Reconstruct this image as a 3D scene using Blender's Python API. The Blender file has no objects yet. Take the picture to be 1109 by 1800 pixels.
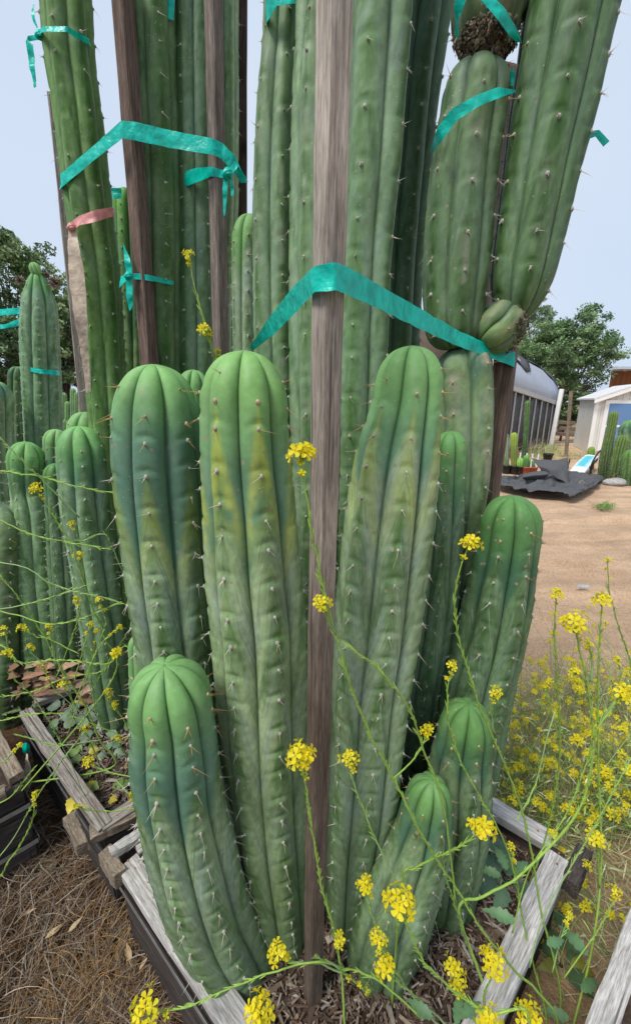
import bpy, math, random
import numpy as np
from mathutils import Vector, Matrix, Quaternion

# ------------------------------------------------------------------ camera, sky, sun, exposure
scene = bpy.context.scene
COL = scene.collection
F, CX, CY, HOR, CAMZ = 721.0, 554.5, 900.0, 705.0, 1.6      # lens in photo pixels, centre, horizon row, eye height
PITCH = math.atan((CY - HOR) / F)
cam = bpy.data.cameras.new('camera')
cam.sensor_fit = 'VERTICAL'; cam.sensor_height = 36.0; cam.lens = F / 1800.0 * 36.0
cam.clip_start = 0.02; cam.clip_end = 2000
camo = bpy.data.objects.new('camera', cam); COL.objects.link(camo)
camo.location = (0, 0, CAMZ); camo.rotation_euler = (math.pi / 2 - PITCH, 0, 0)
scene.camera = camo

SUN_EL, SUN_AZ = math.radians(56), math.radians(226)        # high, behind the camera and a little to the left
world = bpy.data.worlds.new('World'); scene.world = world; world.use_nodes = True
wn = world.node_tree; wn.nodes.clear()
sky = wn.nodes.new('ShaderNodeTexSky'); sky.sky_type = 'NISHITA'; sky.sun_disc = False
sky.sun_elevation = SUN_EL; sky.sun_rotation = SUN_AZ; sky.air_density = 1.0; sky.dust_density = 3.0
cl = wn.nodes.new('ShaderNodeTexNoise'); cl.inputs['Scale'].default_value = 1.6; cl.inputs['Detail'].default_value = 3
cr = wn.nodes.new('ShaderNodeValToRGB')
cr.color_ramp.elements[0].position = 0.3; cr.color_ramp.elements[0].color = (5.8, 7.0, 8.8, 1)
cr.color_ramp.elements[1].position = 0.7; cr.color_ramp.elements[1].color = (6.9, 7.8, 9.1, 1)
mx = wn.nodes.new('ShaderNodeMix'); mx.data_type = 'RGBA'; mx.inputs[0].default_value = 0.88   # cloud cover
bg = wn.nodes.new('ShaderNodeBackground'); bg.inputs[1].default_value = 0.0505
wo = wn.nodes.new('ShaderNodeOutputWorld')
tcw = wn.nodes.new('ShaderNodeTexCoord')
wn.links.new(tcw.outputs['Generated'], cl.inputs['Vector'])
wn.links.new(cl.outputs['Fac'], cr.inputs['Fac'])
wn.links.new(sky.outputs[0], mx.inputs[6]); wn.links.new(cr.outputs[0], mx.inputs[7])
wn.links.new(mx.outputs[2], bg.inputs[0]); wn.links.new(bg.outputs[0], wo.inputs[0])
sl = bpy.data.lights.new('sun', 'SUN'); sl.energy = 1.5; sl.angle = math.radians(17); sl.color = (1, 0.95, 0.87)
so = bpy.data.objects.new('sun', sl); COL.objects.link(so)
sd = Vector((math.sin(SUN_AZ) * math.cos(SUN_EL), math.cos(SUN_AZ) * math.cos(SUN_EL), math.sin(SUN_EL)))
so.rotation_euler = sd.to_track_quat('Z', 'Y').to_euler(); so.location = (0, 0, 12)
scene.view_settings.view_transform = 'Standard'; scene.view_settings.look = 'None'
scene.view_settings.gamma = 1; scene.view_settings.exposure = 1.12
scene.view_settings.use_curve_mapping = False

# ------------------------------------------------------------------ helpers
CP, SP = math.cos(PITCH), math.sin(PITCH)
def ray(px, py):
    xc, yc = (px - CX) / F, (CY - py) / F
    return np.array([xc, CP + yc * SP, -SP + yc * CP])
def P(px, py, Y):
    """world point at forward distance Y that photo pixel (px, py) shows"""
    d = ray(px, py); t = Y / d[1]
    return np.array([d[0] * t, Y, CAMZ + d[2] * t])
def G(px, py, z=0.0):
    """world point at height z that photo pixel shows"""
    d = ray(px, py); t = (z - CAMZ) / d[2]
    return np.array([d[0] * t, d[1] * t, z])
def pxm(py, Y):
    """metres per photo pixel at row py and distance Y"""
    return Y / ray(CX, py)[1] / F
def nrm(v):
    v = np.asarray(v, float); return v / (np.linalg.norm(v) + 1e-12)
def hash3(i, j, k):
    h = (i * 374761393 + j * 668265263 + k * 2147483647) & 0xFFFFFFFF
    h = ((h ^ (h >> 13)) * 1274126177) & 0xFFFFFFFF
    return ((h ^ (h >> 16)) & 0xFFFF) / 65535.0
def vnoise(p):
    p = np.asarray(p, float); i = np.floor(p).astype(np.int64); f = p - i; f = f * f * (3 - 2 * f)
    r = 0
    for a in (0, 1):
        for b in (0, 1):
            for c in (0, 1):
                w = (f[..., 0] if a else 1 - f[..., 0]) * (f[..., 1] if b else 1 - f[..., 1]) * (f[..., 2] if c else 1 - f[..., 2])
                r = r + w * hash3(i[..., 0] + a, i[..., 1] + b, i[..., 2] + c)
    return r
def fbm(p, o=3):
    r, a, t = 0, 1.0, 0
    p = np.asarray(p, float)
    for _ in range(o):
        r = r + a * vnoise(p); t += a; a *= .5; p = p * 2.03 + 7.1
    return r / t
def sstep(a, b, x):
    t = np.clip((x - a) / (b - a), 0, 1); return t * t * (3 - 2 * t)
def mixc(a, b, f):
    return np.asarray(a) * (1 - f[..., None]) + np.asarray(b) * f[..., None]

class MB:
    """collects faces with a colour per vertex and a material slot per face"""
    def __init__(self): self.v = []; self.f = []; self.c = []; self.m = []; self.n = 0
    def add(self, v, f, col=(1, 1, 1), mat=0):
        v = np.asarray(v, float); b = self.n
        self.v.append(v); self.n += len(v)
        col = np.asarray(col, float)
        self.c.append(np.broadcast_to(col, (len(v), 3)) if col.ndim == 1 else col)
        self.f += [tuple(i + b for i in q) for q in f]; self.m += [mat] * len(f)
    def build(self, name, mats, parent=None, smooth=True, loc=None):
        me = bpy.data.meshes.new(name)
        v = np.concatenate(self.v) if self.v else np.zeros((0, 3))
        o = bpy.data.objects.new(name, me); COL.objects.link(o)
        if parent is not None:
            o.parent = parent; v = v - np.array(parent_world(parent))
        elif loc is not None:
            o.location = loc; v = v - np.asarray(loc)
        me.from_pydata(v.tolist(), [], self.f)
        ca = me.color_attributes.new('Col', 'FLOAT_COLOR', 'POINT')
        c = np.ones((len(v), 4)); c[:, :3] = np.concatenate(self.c) if self.c else 1
        ca.data.foreach_set('color', c.ravel())
        for m in (mats if isinstance(mats, (list, tuple)) else [mats]): me.materials.append(m)
        me.polygons.foreach_set('material_index', self.m)
        me.polygons.foreach_set('use_smooth', [smooth] * len(self.f))
        me.update()
        return o
def parent_world(p):
    l = np.zeros(3)
    while p is not None:
        l = l + np.array(p.location); p = p.parent
    return l
def tag(o, label=None, cat=None, group=None, kind=None):
    if label: o['label'] = label
    if cat: o['category'] = cat
    if group: o['group'] = group
    if kind: o['kind'] = kind
    return o
def thing(name, loc, label, cat, group=None):
    o = bpy.data.objects.new(name, None); COL.objects.link(o); o.location = tuple(loc); o.empty_display_size = .05
    return tag(o, label, cat, group)
def crom(pts, n):
    """Catmull-Rom through points, n per span"""
    p = np.asarray(pts, float); p = np.vstack([2 * p[0] - p[1], p, 2 * p[-1] - p[-2]])
    out = []
    for i in range(1, len(p) - 2):
        for t in np.linspace(0, 1, n, endpoint=False):
            a, b, c, d = p[i - 1], p[i], p[i + 1], p[i + 2]
            out.append(.5 * (2 * b + (c - a) * t + (2 * a - 5 * b + 4 * c - d) * t * t + (3 * b - a - 3 * c + d) * t ** 3))
    out.append(p[-2]); return np.array(out)
def tube(mb, pts, rad, n=5, col=(1, 1, 1), mat=0, cap=True):
    pts = np.asarray(pts, float); k = len(pts)
    rad = np.broadcast_to(np.asarray(rad, float), (k,))
    T = np.gradient(pts, axis=0); T /= np.linalg.norm(T, axis=1)[:, None] + 1e-12
    ref = np.array([0.31, 0.95, 0.05]) if abs(nrm(pts[-1] - pts[0])[1]) < .8 else np.array([1, 0, 0.1])
    e1 = np.cross(T, ref); e1 /= np.linalg.norm(e1, axis=1)[:, None] + 1e-12; e2 = np.cross(T, e1)
    a = np.arange(n) * 2 * math.pi / n
    v = pts[:, None, :] + rad[:, None, None] * (np.cos(a)[None, :, None] * e1[:, None, :] + np.sin(a)[None, :, None] * e2[:, None, :])
    f = [(i * n + j, i * n + (j + 1) % n, (i + 1) * n + (j + 1) % n, (i + 1) * n + j) for i in range(k - 1) for j in range(n)]
    if cap: f += [tuple(range(n))[::-1], tuple((k - 1) * n + j for j in range(n))]
    mb.add(v.reshape(-1, 3), f, col, mat)
def box_local(mb, x0, x1, y0, y1, z0, z1, col=(1, 1, 1), mat=0):
    v = [(x, y, z) for z in (z0, z1) for y in (y0, y1) for x in (x0, x1)]
    mb.add(v, [(0, 2, 3, 1), (4, 5, 7, 6), (0, 1, 5, 4), (2, 6, 7, 3), (0, 4, 6, 2), (1, 3, 7, 5)], col, mat)

# ------------------------------------------------------------------ materials
def new_mat(name):
    m = bpy.data.materials.new(name); m.use_nodes = True
    return m, m.node_tree.nodes, m.node_tree.links, m.node_tree.nodes['Principled BSDF']
def N(ns, t, **kw):
    n = ns.new(t)
    for k, v in kw.items():
        if k in n.inputs: n.inputs[k].default_value = v
        else: setattr(n, k, v)
    return n
def mixn(ns, ls, a, b, fac, mode='MIX'):
    m = ns.new('ShaderNodeMix'); m.data_type = 'RGBA'; m.blend_type = mode
    for i, x in ((0, fac), (6, a), (7, b)):
        if hasattr(x, 'links') or isinstance(x, bpy.types.NodeSocket): ls.new(x, m.inputs[i])
        else: m.inputs[i].default_value = x if i == 0 else (*x, 1)
    return m.outputs[2]
def ramp(ns, ls, src, stops):
    r = ns.new('ShaderNodeValToRGB'); e = r.color_ramp.elements
    while len(e) < len(stops): e.new(0.5)
    for q, (p, c) in zip(e, stops):
        q.position = p; q.color = (*c, 1) if hasattr(c, '__len__') else (c, c, c, 1)
    ls.new(src, r.inputs['Fac']); return r.outputs[0]
def bump(ns, ls, b, src, strength, dist):
    n = ns.new('ShaderNodeBump'); n.inputs['Strength'].default_value = strength; n.inputs['Distance'].default_value = dist
    ls.new(src, n.inputs['Height']); ls.new(n.outputs[0], b.inputs['Normal'])

def mat_attr(name, rough=.6, noise=40, amt=.25, bumpd=.0, spec=.4, trans=0.0):
    """colour from the mesh's own colour attribute with fine mottling"""
    m, ns, ls, b = new_mat(name)
    at = N(ns, 'ShaderNodeVertexColor', layer_name='Col')
    tc = ns.new('ShaderNodeTexCoord')
    nz = N(ns, 'ShaderNodeTexNoise', Scale=noise, Detail=4); ls.new(tc.outputs['Object'], nz.inputs['Vector'])
    g = ramp(ns, ls, nz.outputs['Fac'], [(.25, 1 - amt), (.75, 1 + amt)])
    c = mixn(ns, ls, at.outputs[0], g, 1.0, 'MULTIPLY')
    ls.new(c, b.inputs['Base Color']); b.inputs['Roughness'].default_value = rough
    b.inputs['Specular IOR Level'].default_value = spec
    if bumpd: bump(ns, ls, b, nz.outputs['Fac'], .5, bumpd)
    if trans:
        tr = ns.new('ShaderNodeBsdfTranslucent'); ls.new(c, tr.inputs[0])
        mxs = ns.new('ShaderNodeMixShader'); mxs.inputs[0].default_value = trans
        out = ns['Material Output']
        ls.new(b.outputs[0], mxs.inputs[1]); ls.new(tr.outputs[0], mxs.inputs[2]); ls.new(mxs.outputs[0], out.inputs[0])
    return m
def mat_cactus():
    m, ns, ls, b = new_mat('cactus_skin')
    at = N(ns, 'ShaderNodeVertexColor', layer_name='Col'); tc = ns.new('ShaderNodeTexCoord')
    def nz(scale, det=4, rough=.55, st=None):
        n = N(ns, 'ShaderNodeTexNoise', Scale=scale, Detail=det, Roughness=rough)
        if st:
            mp = ns.new('ShaderNodeMapping'); mp.inputs['Scale'].default_value = st
            ls.new(tc.outputs['Object'], mp.inputs[0]); ls.new(mp.outputs[0], n.inputs['Vector'])
        else: ls.new(tc.outputs['Object'], n.inputs['Vector'])
        return n.outputs['Fac']
    n1, n2, n3 = nz(14), nz(90, 5, .65), nz(34, 5, .6, (1, 1, .28))
    c = mixn(ns, ls, at.outputs[0], ramp(ns, ls, n1, [(.3, .84), (.7, 1.16)]), 1.0, 'MULTIPLY')
    c = mixn(ns, ls, c, ramp(ns, ls, n2, [(.3, .9), (.7, 1.1)]), 1.0, 'MULTIPLY')
    ska = N(ns, 'ShaderNodeAttribute', attribute_name='skin'); aga = N(ns, 'ShaderNodeAttribute', attribute_name='age')
    def skn(sc, det=4, ro=.6):
        mp = ns.new('ShaderNodeMapping'); mp.inputs['Scale'].default_value = sc; ls.new(ska.outputs['Vector'], mp.inputs[0])
        n = N(ns, 'ShaderNodeTexNoise', Scale=1.0, Detail=det, Roughness=ro); ls.new(mp.outputs[0], n.inputs['Vector']); return n.outputs['Fac']
    k1, k2 = skn((95, 2.6, 1)), skn((30, 3.2, 1), 5, .68)
    def gated(x, lo, hi, top):
        q = ns.new('ShaderNodeMath'); q.operation = 'MULTIPLY'; ls.new(ramp(ns, ls, x, [(lo, 0.0), (hi, top)]), q.inputs[0]); ls.new(aga.outputs['Fac'], q.inputs[1]); return q.outputs[0]
    c = mixn(ns, ls, c, (.042, .10, .030), gated(k1, .52, .66, .42))     # green feathering running from crest to groove
    c = mixn(ns, ls, c, (.36, .46, .38), gated(k2, .55, .70, .50))       # powdery bloom left in flakes
    wax = ramp(ns, ls, n3, [(.52, 0.0), (.74, .30)])                      # rubbed wax bloom
    c = mixn(ns, ls, c, (.30, .38, .29), wax)
    vo = N(ns, 'ShaderNodeTexVoronoi', Scale=120.0); ls.new(tc.outputs['Object'], vo.inputs['Vector'])
    vs = N(ns, 'ShaderNodeTexNoise', Scale=9.0); ls.new(tc.outputs['Object'], vs.inputs['Vector'])
    sp = ns.new('ShaderNodeMath'); sp.operation = 'LESS_THAN'; sp.inputs[1].default_value = .11; ls.new(vo.outputs['Distance'], sp.inputs[0])
    gt = ns.new('ShaderNodeMath'); gt.operation = 'GREATER_THAN'; gt.inputs[1].default_value = .58; ls.new(vs.outputs['Fac'], gt.inputs[0])
    mu = ns.new('ShaderNodeMath'); mu.operation = 'MULTIPLY'; ls.new(sp.outputs[0], mu.inputs[0]); ls.new(gt.outputs[0], mu.inputs[1])
    c = mixn(ns, ls, c, (.42, .45, .36), mu.outputs[0])                  # pale specks
    v2 = N(ns, 'ShaderNodeTexVoronoi', Scale=38.0, Randomness=1.0); ls.new(tc.outputs['Object'], v2.inputs['Vector'])
    dsum = ns.new('ShaderNodeMath'); dsum.operation = 'MULTIPLY_ADD'; dsum.inputs[1].default_value = .30; ls.new(n2, dsum.inputs[0]); ls.new(v2.outputs['Distance'], dsum.inputs[2])
    sc2 = ramp(ns, ls, dsum.outputs[0], [(.265, 1.0), (.29, 0.0)])
    v3 = N(ns, 'ShaderNodeTexNoise', Scale=5.0, Detail=2); ls.new(tc.outputs['Object'], v3.inputs['Vector'])
    g2 = ramp(ns, ls, v3.outputs['Fac'], [(.50, 0.0), (.56, .85)])
    m2 = ns.new('ShaderNodeMath'); m2.operation = 'MULTIPLY'; ls.new(sc2, m2.inputs[0]); ls.new(g2, m2.inputs[1])
    c = mixn(ns, ls, c, (.30, .26, .17), m2.outputs[0])                  # healed brown nicks
    dust = ramp(ns, ls, nz(6, 6, .7, (1, 1, .5)), [(.54, 0.0), (.80, .10)])
    c = mixn(ns, ls, c, (.36, .37, .30), dust)                           # dust
    ls.new(c, b.inputs['Base Color'])
    ls.new(ramp(ns, ls, n1, [(.3, .46), (.7, .64)]), b.inputs['Roughness'])
    b.inputs['Specular IOR Level'].default_value = .26
    bump(ns, ls, b, n2, .25, .0012)
    return m
def mat_wood(name, dark, mid, light, rough=.85, shade_damp=None):
    """weathered timber, grain along the object's own z axis"""
    m, ns, ls, b = new_mat(name)
    tc = ns.new('ShaderNodeTexCoord'); oi = ns.new('ShaderNodeObjectInfo')
    ad = ns.new('ShaderNodeVectorMath'); ad.operation = 'MULTIPLY_ADD'; ad.inputs[1].default_value = (1, 1, 1)
    sc = ns.new('ShaderNodeVectorMath'); sc.operation = 'SCALE'; sc.inputs['Scale'].default_value = 17.0
    cmb = ns.new('ShaderNodeCombineXYZ')
    for i in range(3): ls.new(oi.outputs['Random'], cmb.inputs[i])
    ls.new(cmb.outputs[0], sc.inputs[0]); ls.new(tc.outputs['Object'], ad.inputs[0]); ls.new(sc.outputs[0], ad.inputs[2])
    def st(scale, s, det=5, ro=.6):
        mp = ns.new('ShaderNodeMapping'); mp.inputs['Scale'].default_value = s
        ls.new(ad.outputs[0], mp.inputs[0]); n = N(ns, 'ShaderNodeTexNoise', Scale=scale, Detail=det, Roughness=ro, Distortion=.3)
        ls.new(mp.outputs[0], n.inputs['Vector']); return n.outputs['Fac']
    g1 = st(190, (1, 1, .05)); g2 = st(420, (1, 1, .09), 4); g3 = st(9, (1, 1, .35))
    c = ramp(ns, ls, g1, [(.28, dark), (.5, mid), (.72, light)])
    c = mixn(ns, ls, c, ramp(ns, ls, g2, [(.3, .62), (.62, 1.14)]), 1.0, 'MULTIPLY')
    c = mixn(ns, ls, c, ramp(ns, ls, g3, [(.3, .72), (.7, 1.18)]), 1.0, 'MULTIPLY')
    mpk = ns.new('ShaderNodeMapping'); mpk.inputs['Scale'].default_value = (1, 1, .4); ls.new(ad.outputs[0], mpk.inputs[0])
    vk = N(ns, 'ShaderNodeTexVoronoi', Scale=8.0); ls.new(mpk.outputs[0], vk.inputs['Vector'])
    kd = ns.new('ShaderNodeMath'); kd.operation = 'MULTIPLY_ADD'; kd.inputs[1].default_value = .10; ls.new(g1, kd.inputs[0]); ls.new(vk.outputs['Distance'], kd.inputs[2])
    c = mixn(ns, ls, c, tuple(x * .45 for x in dark), ramp(ns, ls, kd.outputs[0], [(.10, .85), (.17, 0.0)]))   # knots
    ck = ramp(ns, ls, st(60, (1, 1, .02), 2), [(.66, 0.0), (.70, .8)])     # drying checks
    c = mixn(ns, ls, c, tuple(x * .3 for x in dark), ck)
    if shade_damp:                                                              # lower length brown and damp, with its shade painted into the colour
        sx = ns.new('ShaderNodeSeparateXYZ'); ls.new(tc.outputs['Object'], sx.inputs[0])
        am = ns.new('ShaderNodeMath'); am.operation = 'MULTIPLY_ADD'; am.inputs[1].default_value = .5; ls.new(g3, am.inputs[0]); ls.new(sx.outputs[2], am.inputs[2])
        mr = ns.new('ShaderNodeMapRange'); mr.inputs[1].default_value = shade_damp[0]; mr.inputs[2].default_value = shade_damp[1]; ls.new(am.outputs[0], mr.inputs[0])
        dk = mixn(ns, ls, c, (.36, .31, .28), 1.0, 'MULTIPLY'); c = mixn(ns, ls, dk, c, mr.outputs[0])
    ls.new(c, b.inputs['Base Color']); b.inputs['Roughness'].default_value = rough
    b.inputs['Specular IOR Level'].default_value = .2
    bump(ns, ls, b, g1, .7, .0016)
    return m
def mat_tape(name, c, rough=.35):
    m, ns, ls, b = new_mat(name)
    tc = ns.new('ShaderNodeTexCoord'); n = N(ns, 'ShaderNodeTexNoise', Scale=45.0, Detail=3); ls.new(tc.outputs['Object'], n.inputs['Vector'])
    cc = mixn(ns, ls, c, ramp(ns, ls, n.outputs['Fac'], [(.3, .78), (.7, 1.2)]), 1.0, 'MULTIPLY')
    ls.new(cc, b.inputs['Base Color']); b.inputs['Roughness'].default_value = rough
    bump(ns, ls, b, n.outputs['Fac'], .55, .008)
    tr = ns.new('ShaderNodeBsdfTranslucent'); ls.new(cc, tr.inputs[0])
    ms = ns.new('ShaderNodeMixShader'); ms.inputs[0].default_value = .3
    ls.new(b.outputs[0], ms.inputs[1]); ls.new(tr.outputs[0], ms.inputs[2]); ls.new(ms.outputs[0], ns['Material Output'].inputs[0])
    return m
def mat_plain(name, c, rough=.6, noise=20, amt=.15, metal=0, spec=.4, bumpd=0, stretch=(1, 1, 1)):
    m, ns, ls, b = new_mat(name)
    tc = ns.new('ShaderNodeTexCoord'); mp = ns.new('ShaderNodeMapping'); mp.inputs['Scale'].default_value = stretch
    ls.new(tc.outputs['Object'], mp.inputs[0])
    n = N(ns, 'ShaderNodeTexNoise', Scale=noise, Detail=5, Roughness=.6); ls.new(mp.outputs[0], n.inputs['Vector'])
    cc = mixn(ns, ls, c, ramp(ns, ls, n.outputs['Fac'], [(.25, 1 - amt), (.75, 1 + amt)]), 1.0, 'MULTIPLY')
    ls.new(cc, b.inputs['Base Color']); b.inputs['Roughness'].default_value = rough; b.inputs['Metallic'].default_value = metal
    b.inputs['Specular IOR Level'].default_value = spec
    if bumpd: bump(ns, ls, b, n.outputs['Fac'], .6, bumpd)
    return m
def mat_ground():
    m, ns, ls, b = new_mat('sandy_ground')
    tc = ns.new('ShaderNodeTexCoord'); at = N(ns, 'ShaderNodeVertexColor', layer_name='Col')
    def nz(s, d, st=(1, 1, 1), ro=.6):
        mp = ns.new('ShaderNodeMapping'); mp.inputs['Scale'].default_value = st; ls.new(tc.outputs['Object'], mp.inputs[0])
        n = N(ns, 'ShaderNodeTexNoise', Scale=s, Detail=d, Roughness=ro); ls.new(mp.outputs[0], n.inputs['Vector']); return n.outputs['Fac']
    a, bb, cc_, tr = nz(3, 6), nz(55, 6, ro=.7), nz(220, 3), nz(2.2, 6, (.16, 1.6, 1), .65)
    c = mixn(ns, ls, at.outputs[0], ramp(ns, ls, a, [(.3, (.90, .87, .84)), (.7, (1.15, 1.15, 1.15))]), 1.0, 'MULTIPLY')
    c = mixn(ns, ls, c, ramp(ns, ls, bb, [(.3, .80), (.7, 1.25)]), 1.0, 'MULTIPLY')
    c = mixn(ns, ls, c, ramp(ns, ls, tr, [(.35, .82), (.65, 1.18)]), 1.0, 'MULTIPLY')
    c = mixn(ns, ls, c, ramp(ns, ls, cc_, [(.3, .85), (.7, 1.12)]), 1.0, 'MULTIPLY')
    ls.new(c, b.inputs['Base Color']); b.inputs['Roughness'].default_value = .95; b.inputs['Specular IOR Level'].default_value = .15
    ad = ns.new('ShaderNodeMath'); ad.operation = 'ADD'; ls.new(bb, ad.inputs[0]); ls.new(tr, ad.inputs[1])
    bump(ns, ls, b, ad.outputs[0], 1.0, .06)
    return m

M = dict(
    cactus=mat_cactus(),
    spine=mat_attr('spine', .5, 200, .1), areole=mat_attr('areole_felt', .95, 300, .25),
    stake_grey=mat_wood('weathered_stake', (.17, .14, .125), (.30, .26, .235), (.44, .40, .37)),
    stake_centre=mat_wood('centre_stake_wood', (.22, .18, .15), (.38, .33, .28), (.52, .46, .40), shade_damp=(1.1, 1.75)),
    stake_brown=mat_wood('brown_stake', (.075, .05, .04), (.15, .105, .085), (.24, .18, .15)),
    stake_mixed=mat_wood('grey_brown_stake', (.12, .095, .08), (.21, .175, .15), (.34, .30, .265)),
    stake_dark=mat_wood('dark_stake', (.03, .02, .017), (.06, .042, .035), (.11, .08, .07)),
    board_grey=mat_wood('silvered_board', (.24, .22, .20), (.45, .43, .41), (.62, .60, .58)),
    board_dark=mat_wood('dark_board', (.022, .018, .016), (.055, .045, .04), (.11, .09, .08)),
    board_mid=mat_wood('brown_grey_board', (.13, .11, .09), (.28, .25, .22), (.44, .41, .37)),
    board_tan=mat_wood('tan_board', (.12, .09, .06), (.24, .19, .14), (.38, .32, .26)),
    tape=mat_tape('green_tape', (.0, .66, .54)), pink=mat_tape('pink_ribbon', (.88, .42, .40)),
    pale=mat_tape('faded_ribbon', (.72, .60, .48), .7),
    mulch=mat_attr('mulch_chip', .9, 90, .3), straw=mat_attr('dry_straw', .8, 60, .2),
    leaf=mat_attr('leaf', .5, 40, .2, trans=.25), tree=mat_attr('tree_leaf', .5, 3, .2, trans=.2),
    stem=mat_attr('mustard_stem', .55, 120, .18), petal=mat_attr('mustard_petal', .5, 200, .08, trans=.5),
    bark=mat_plain('bark', (.10, .08, .065), .95, 12, .4, bumpd=.03),
    soil=mat_plain('planter_soil', (.075, .052, .04), .98, 45, .5, bumpd=.02, spec=.1),
    ground=mat_ground(),
    strap=mat_plain('steel_strap', (.42, .43, .44), .45, 40, .25, metal=.8),
    rust=mat_plain('rusted_strip', (.30, .12, .05), .8, 60, .45),
    fabric=mat_plain('ground_cloth', (.080, .081, .085), .75, 300, .25, bumpd=.002),
    white_paint=mat_plain('shed_paint', (.66, .65, .61), .65, 2.5, .08),
    trim=mat_plain('white_trim', (.80, .80, .78), .55, 3, .06),
    shingle=mat_plain('roof_shingle', (.60, .60, .60), .8, 20, .15),
    film=mat_plain('greenhouse_film', (.40, .44, .52), .35, 2, .12),
    shade=mat_plain('shade_cloth', (.075, .077, .082), .8, 6, .4),
    lath=mat_plain('white_lath', (.48, .47, .45), .7, 8, .15),
    red_wood=mat_plain('redwood_siding', (.20, .075, .028), .8, 3, .35, stretch=(6, 6, .4)),
    blue_roof=mat_plain('metal_roof', (.45, .52, .60), .4, 2, .1),
    pot=mat_plain('black_pot', (.018, .018, .018), .5, 30, .2), terra=mat_plain('red_pot', (.38, .10, .05), .7, 20, .2),
    tag_=mat_plain('white_label', (.82, .82, .82), .5, 20, .05),
    stone=mat_plain('grey_stone', (.36, .35, .34), .9, 30, .35, bumpd=.01),
    dead=mat_attr('dead_skin', .85, 70, .3), wool=mat_attr('seed_wool', .95, 150, .25),
)
mg, ns_, ls_, b_ = new_mat('window_glass')
b_.inputs['Base Color'].default_value = (.10, .22, .44, 1); b_.inputs['Roughness'].default_value = .08; b_.inputs['Specular IOR Level'].default_value = .8  # blue of the reflected sky painted into the base colour
M['glass'] = mg

# ------------------------------------------------------------------ the ground
SOIL = 0.28; RIM = 0.35
def make_ground():
    xs = np.concatenate([-np.geomspace(400, 4.2, 16), np.linspace(-4, 7.5, 231), np.geomspace(7.8, 400, 16)])
    ys = np.concatenate([-np.geomspace(60, .6, 8), np.linspace(-.4, 9, 235), np.geomspace(9.3, 700, 20)])
    X, Y = np.meshgrid(xs, ys)
    p = np.stack([X, Y, 0 * X], -1)
    near = np.exp(-((np.maximum(Y - 6, 0)) / 5) ** 2)
    z = (fbm(p * 2.3, 4) - .5) * .05 + (fbm(p * 9, 3) - .5) * .022
    tr = fbm(np.stack([X * .55 + 3, Y * 4.5, 0 * X], -1), 3)
    lane = sstep(1.9, 2.4, Y) * (1 - sstep(5.5, 7, Y)) * sstep(.5, .9, X)
    z = z + lane * (np.abs(tr - .5) * .30 - .05)                 # wheel ruts across the sandy lane
    z = z * near - .012
    sand, dirt, far = (.78, .54, .36), (.15, .085, .045), (.26, .20, .13)
    w = sstep(.0, .9, X + .35 * (fbm(p * 1.7, 3) - .5) + .1 * Y)
    c = mixc(dirt, sand, w)
    gap = sstep(2.2, 1.2, Y) * sstep(.2, .6, X)
    c = mixc(c, (.60, .40, .23), np.clip(gap * .8, 0, 1))
    c = mixc(c, far, sstep(12, 30, Y))
    mb = MB(); nx = len(xs)
    f = [(i * nx + j, i * nx + j + 1, (i + 1) * nx + j + 1, (i + 1) * nx + j) for i in range(len(ys) - 1) for j in range(nx - 1)]
    mb.add(np.stack([X, Y, z], -1).reshape(-1, 3), f, c.reshape(-1, 3))
    tag(mb.build('ground', M['ground']), 'bare sandy lane and brown dirt under and around the planters', 'ground', kind='structure')
make_ground()

# ------------------------------------------------------------------ timber
def timber(name, p0, p1, w, t, mat, parent=None, up=(0, 0, 1), seed=0, rough=.0015, nseg=10, taper=1.0):
    """board from p0 to p1: w across, t along 'up'; its own z axis runs along the length"""
    p0, p1 = np.asarray(p0, float), np.asarray(p1, float)
    zz = nrm(p1 - p0); xx = nrm(np.cross(up, zz)); yy = np.cross(zz, xx); L = np.linalg.norm(p1 - p0)
    rng = np.random.RandomState(seed + 11)
    bv = min(w, t) * .09
    prof = [(-w / 2 + bv, -t / 2), (w / 2 - bv, -t / 2), (w / 2, -t / 2 + bv), (w / 2, t / 2 - bv), (w / 2 - bv, t / 2), (-w / 2 + bv, t / 2), (-w / 2, t / 2 - bv), (-w / 2, -t / 2 + bv)]
    v = []; n = len(prof)
    bx, by = rng.uniform(-1, 1, 2) * rough * 2
    for i in range(nseg + 1):
        q = i / nseg; k = 1 + (taper - 1) * q
        ox, oy = bx * math.sin(q * 3.1), by * math.sin(q * 3.1)
        for (a, b) in prof:
            j = rng.uniform(-1, 1, 3) * rough
            v.append((a * k + j[0] + ox, b * k + j[1] + oy, q * L + (j[2] * 2 if i in (0, nseg) else 0)))
    f = [(i * n + j, i * n + (j + 1) % n, (i + 1) * n + (j + 1) % n, (i + 1) * n + j) for i in range(nseg) for j in range(n)]
    f += [tuple(range(n))[::-1], tuple(nseg * n + j for j in range(n))]
    me = bpy.data.meshes.new(name); me.from_pydata(v, [], f); me.materials.append(mat); me.update()
    o = bpy.data.objects.new(name, me); COL.objects.link(o)
    R = Matrix((xx, yy, zz)).transposed()
    off = np.zeros(3)
    if parent is not None: o.parent = parent; off = parent_world(parent)
    o.matrix_basis = Matrix.Translation(Vector(p0 - off)) @ R.to_4x4()
    return o
def stake(label, top, bot, w, mat, turn=0.0, seed=0, group='wooden stakes holding up the cacti', t=None):
    up = (math.cos(turn), math.sin(turn), 0)
    o = timber('wooden_stake', bot, top, w, t or w, mat, up=up, seed=seed, nseg=26, rough=.0009)
    return tag(o, label, 'stake', group)

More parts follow.
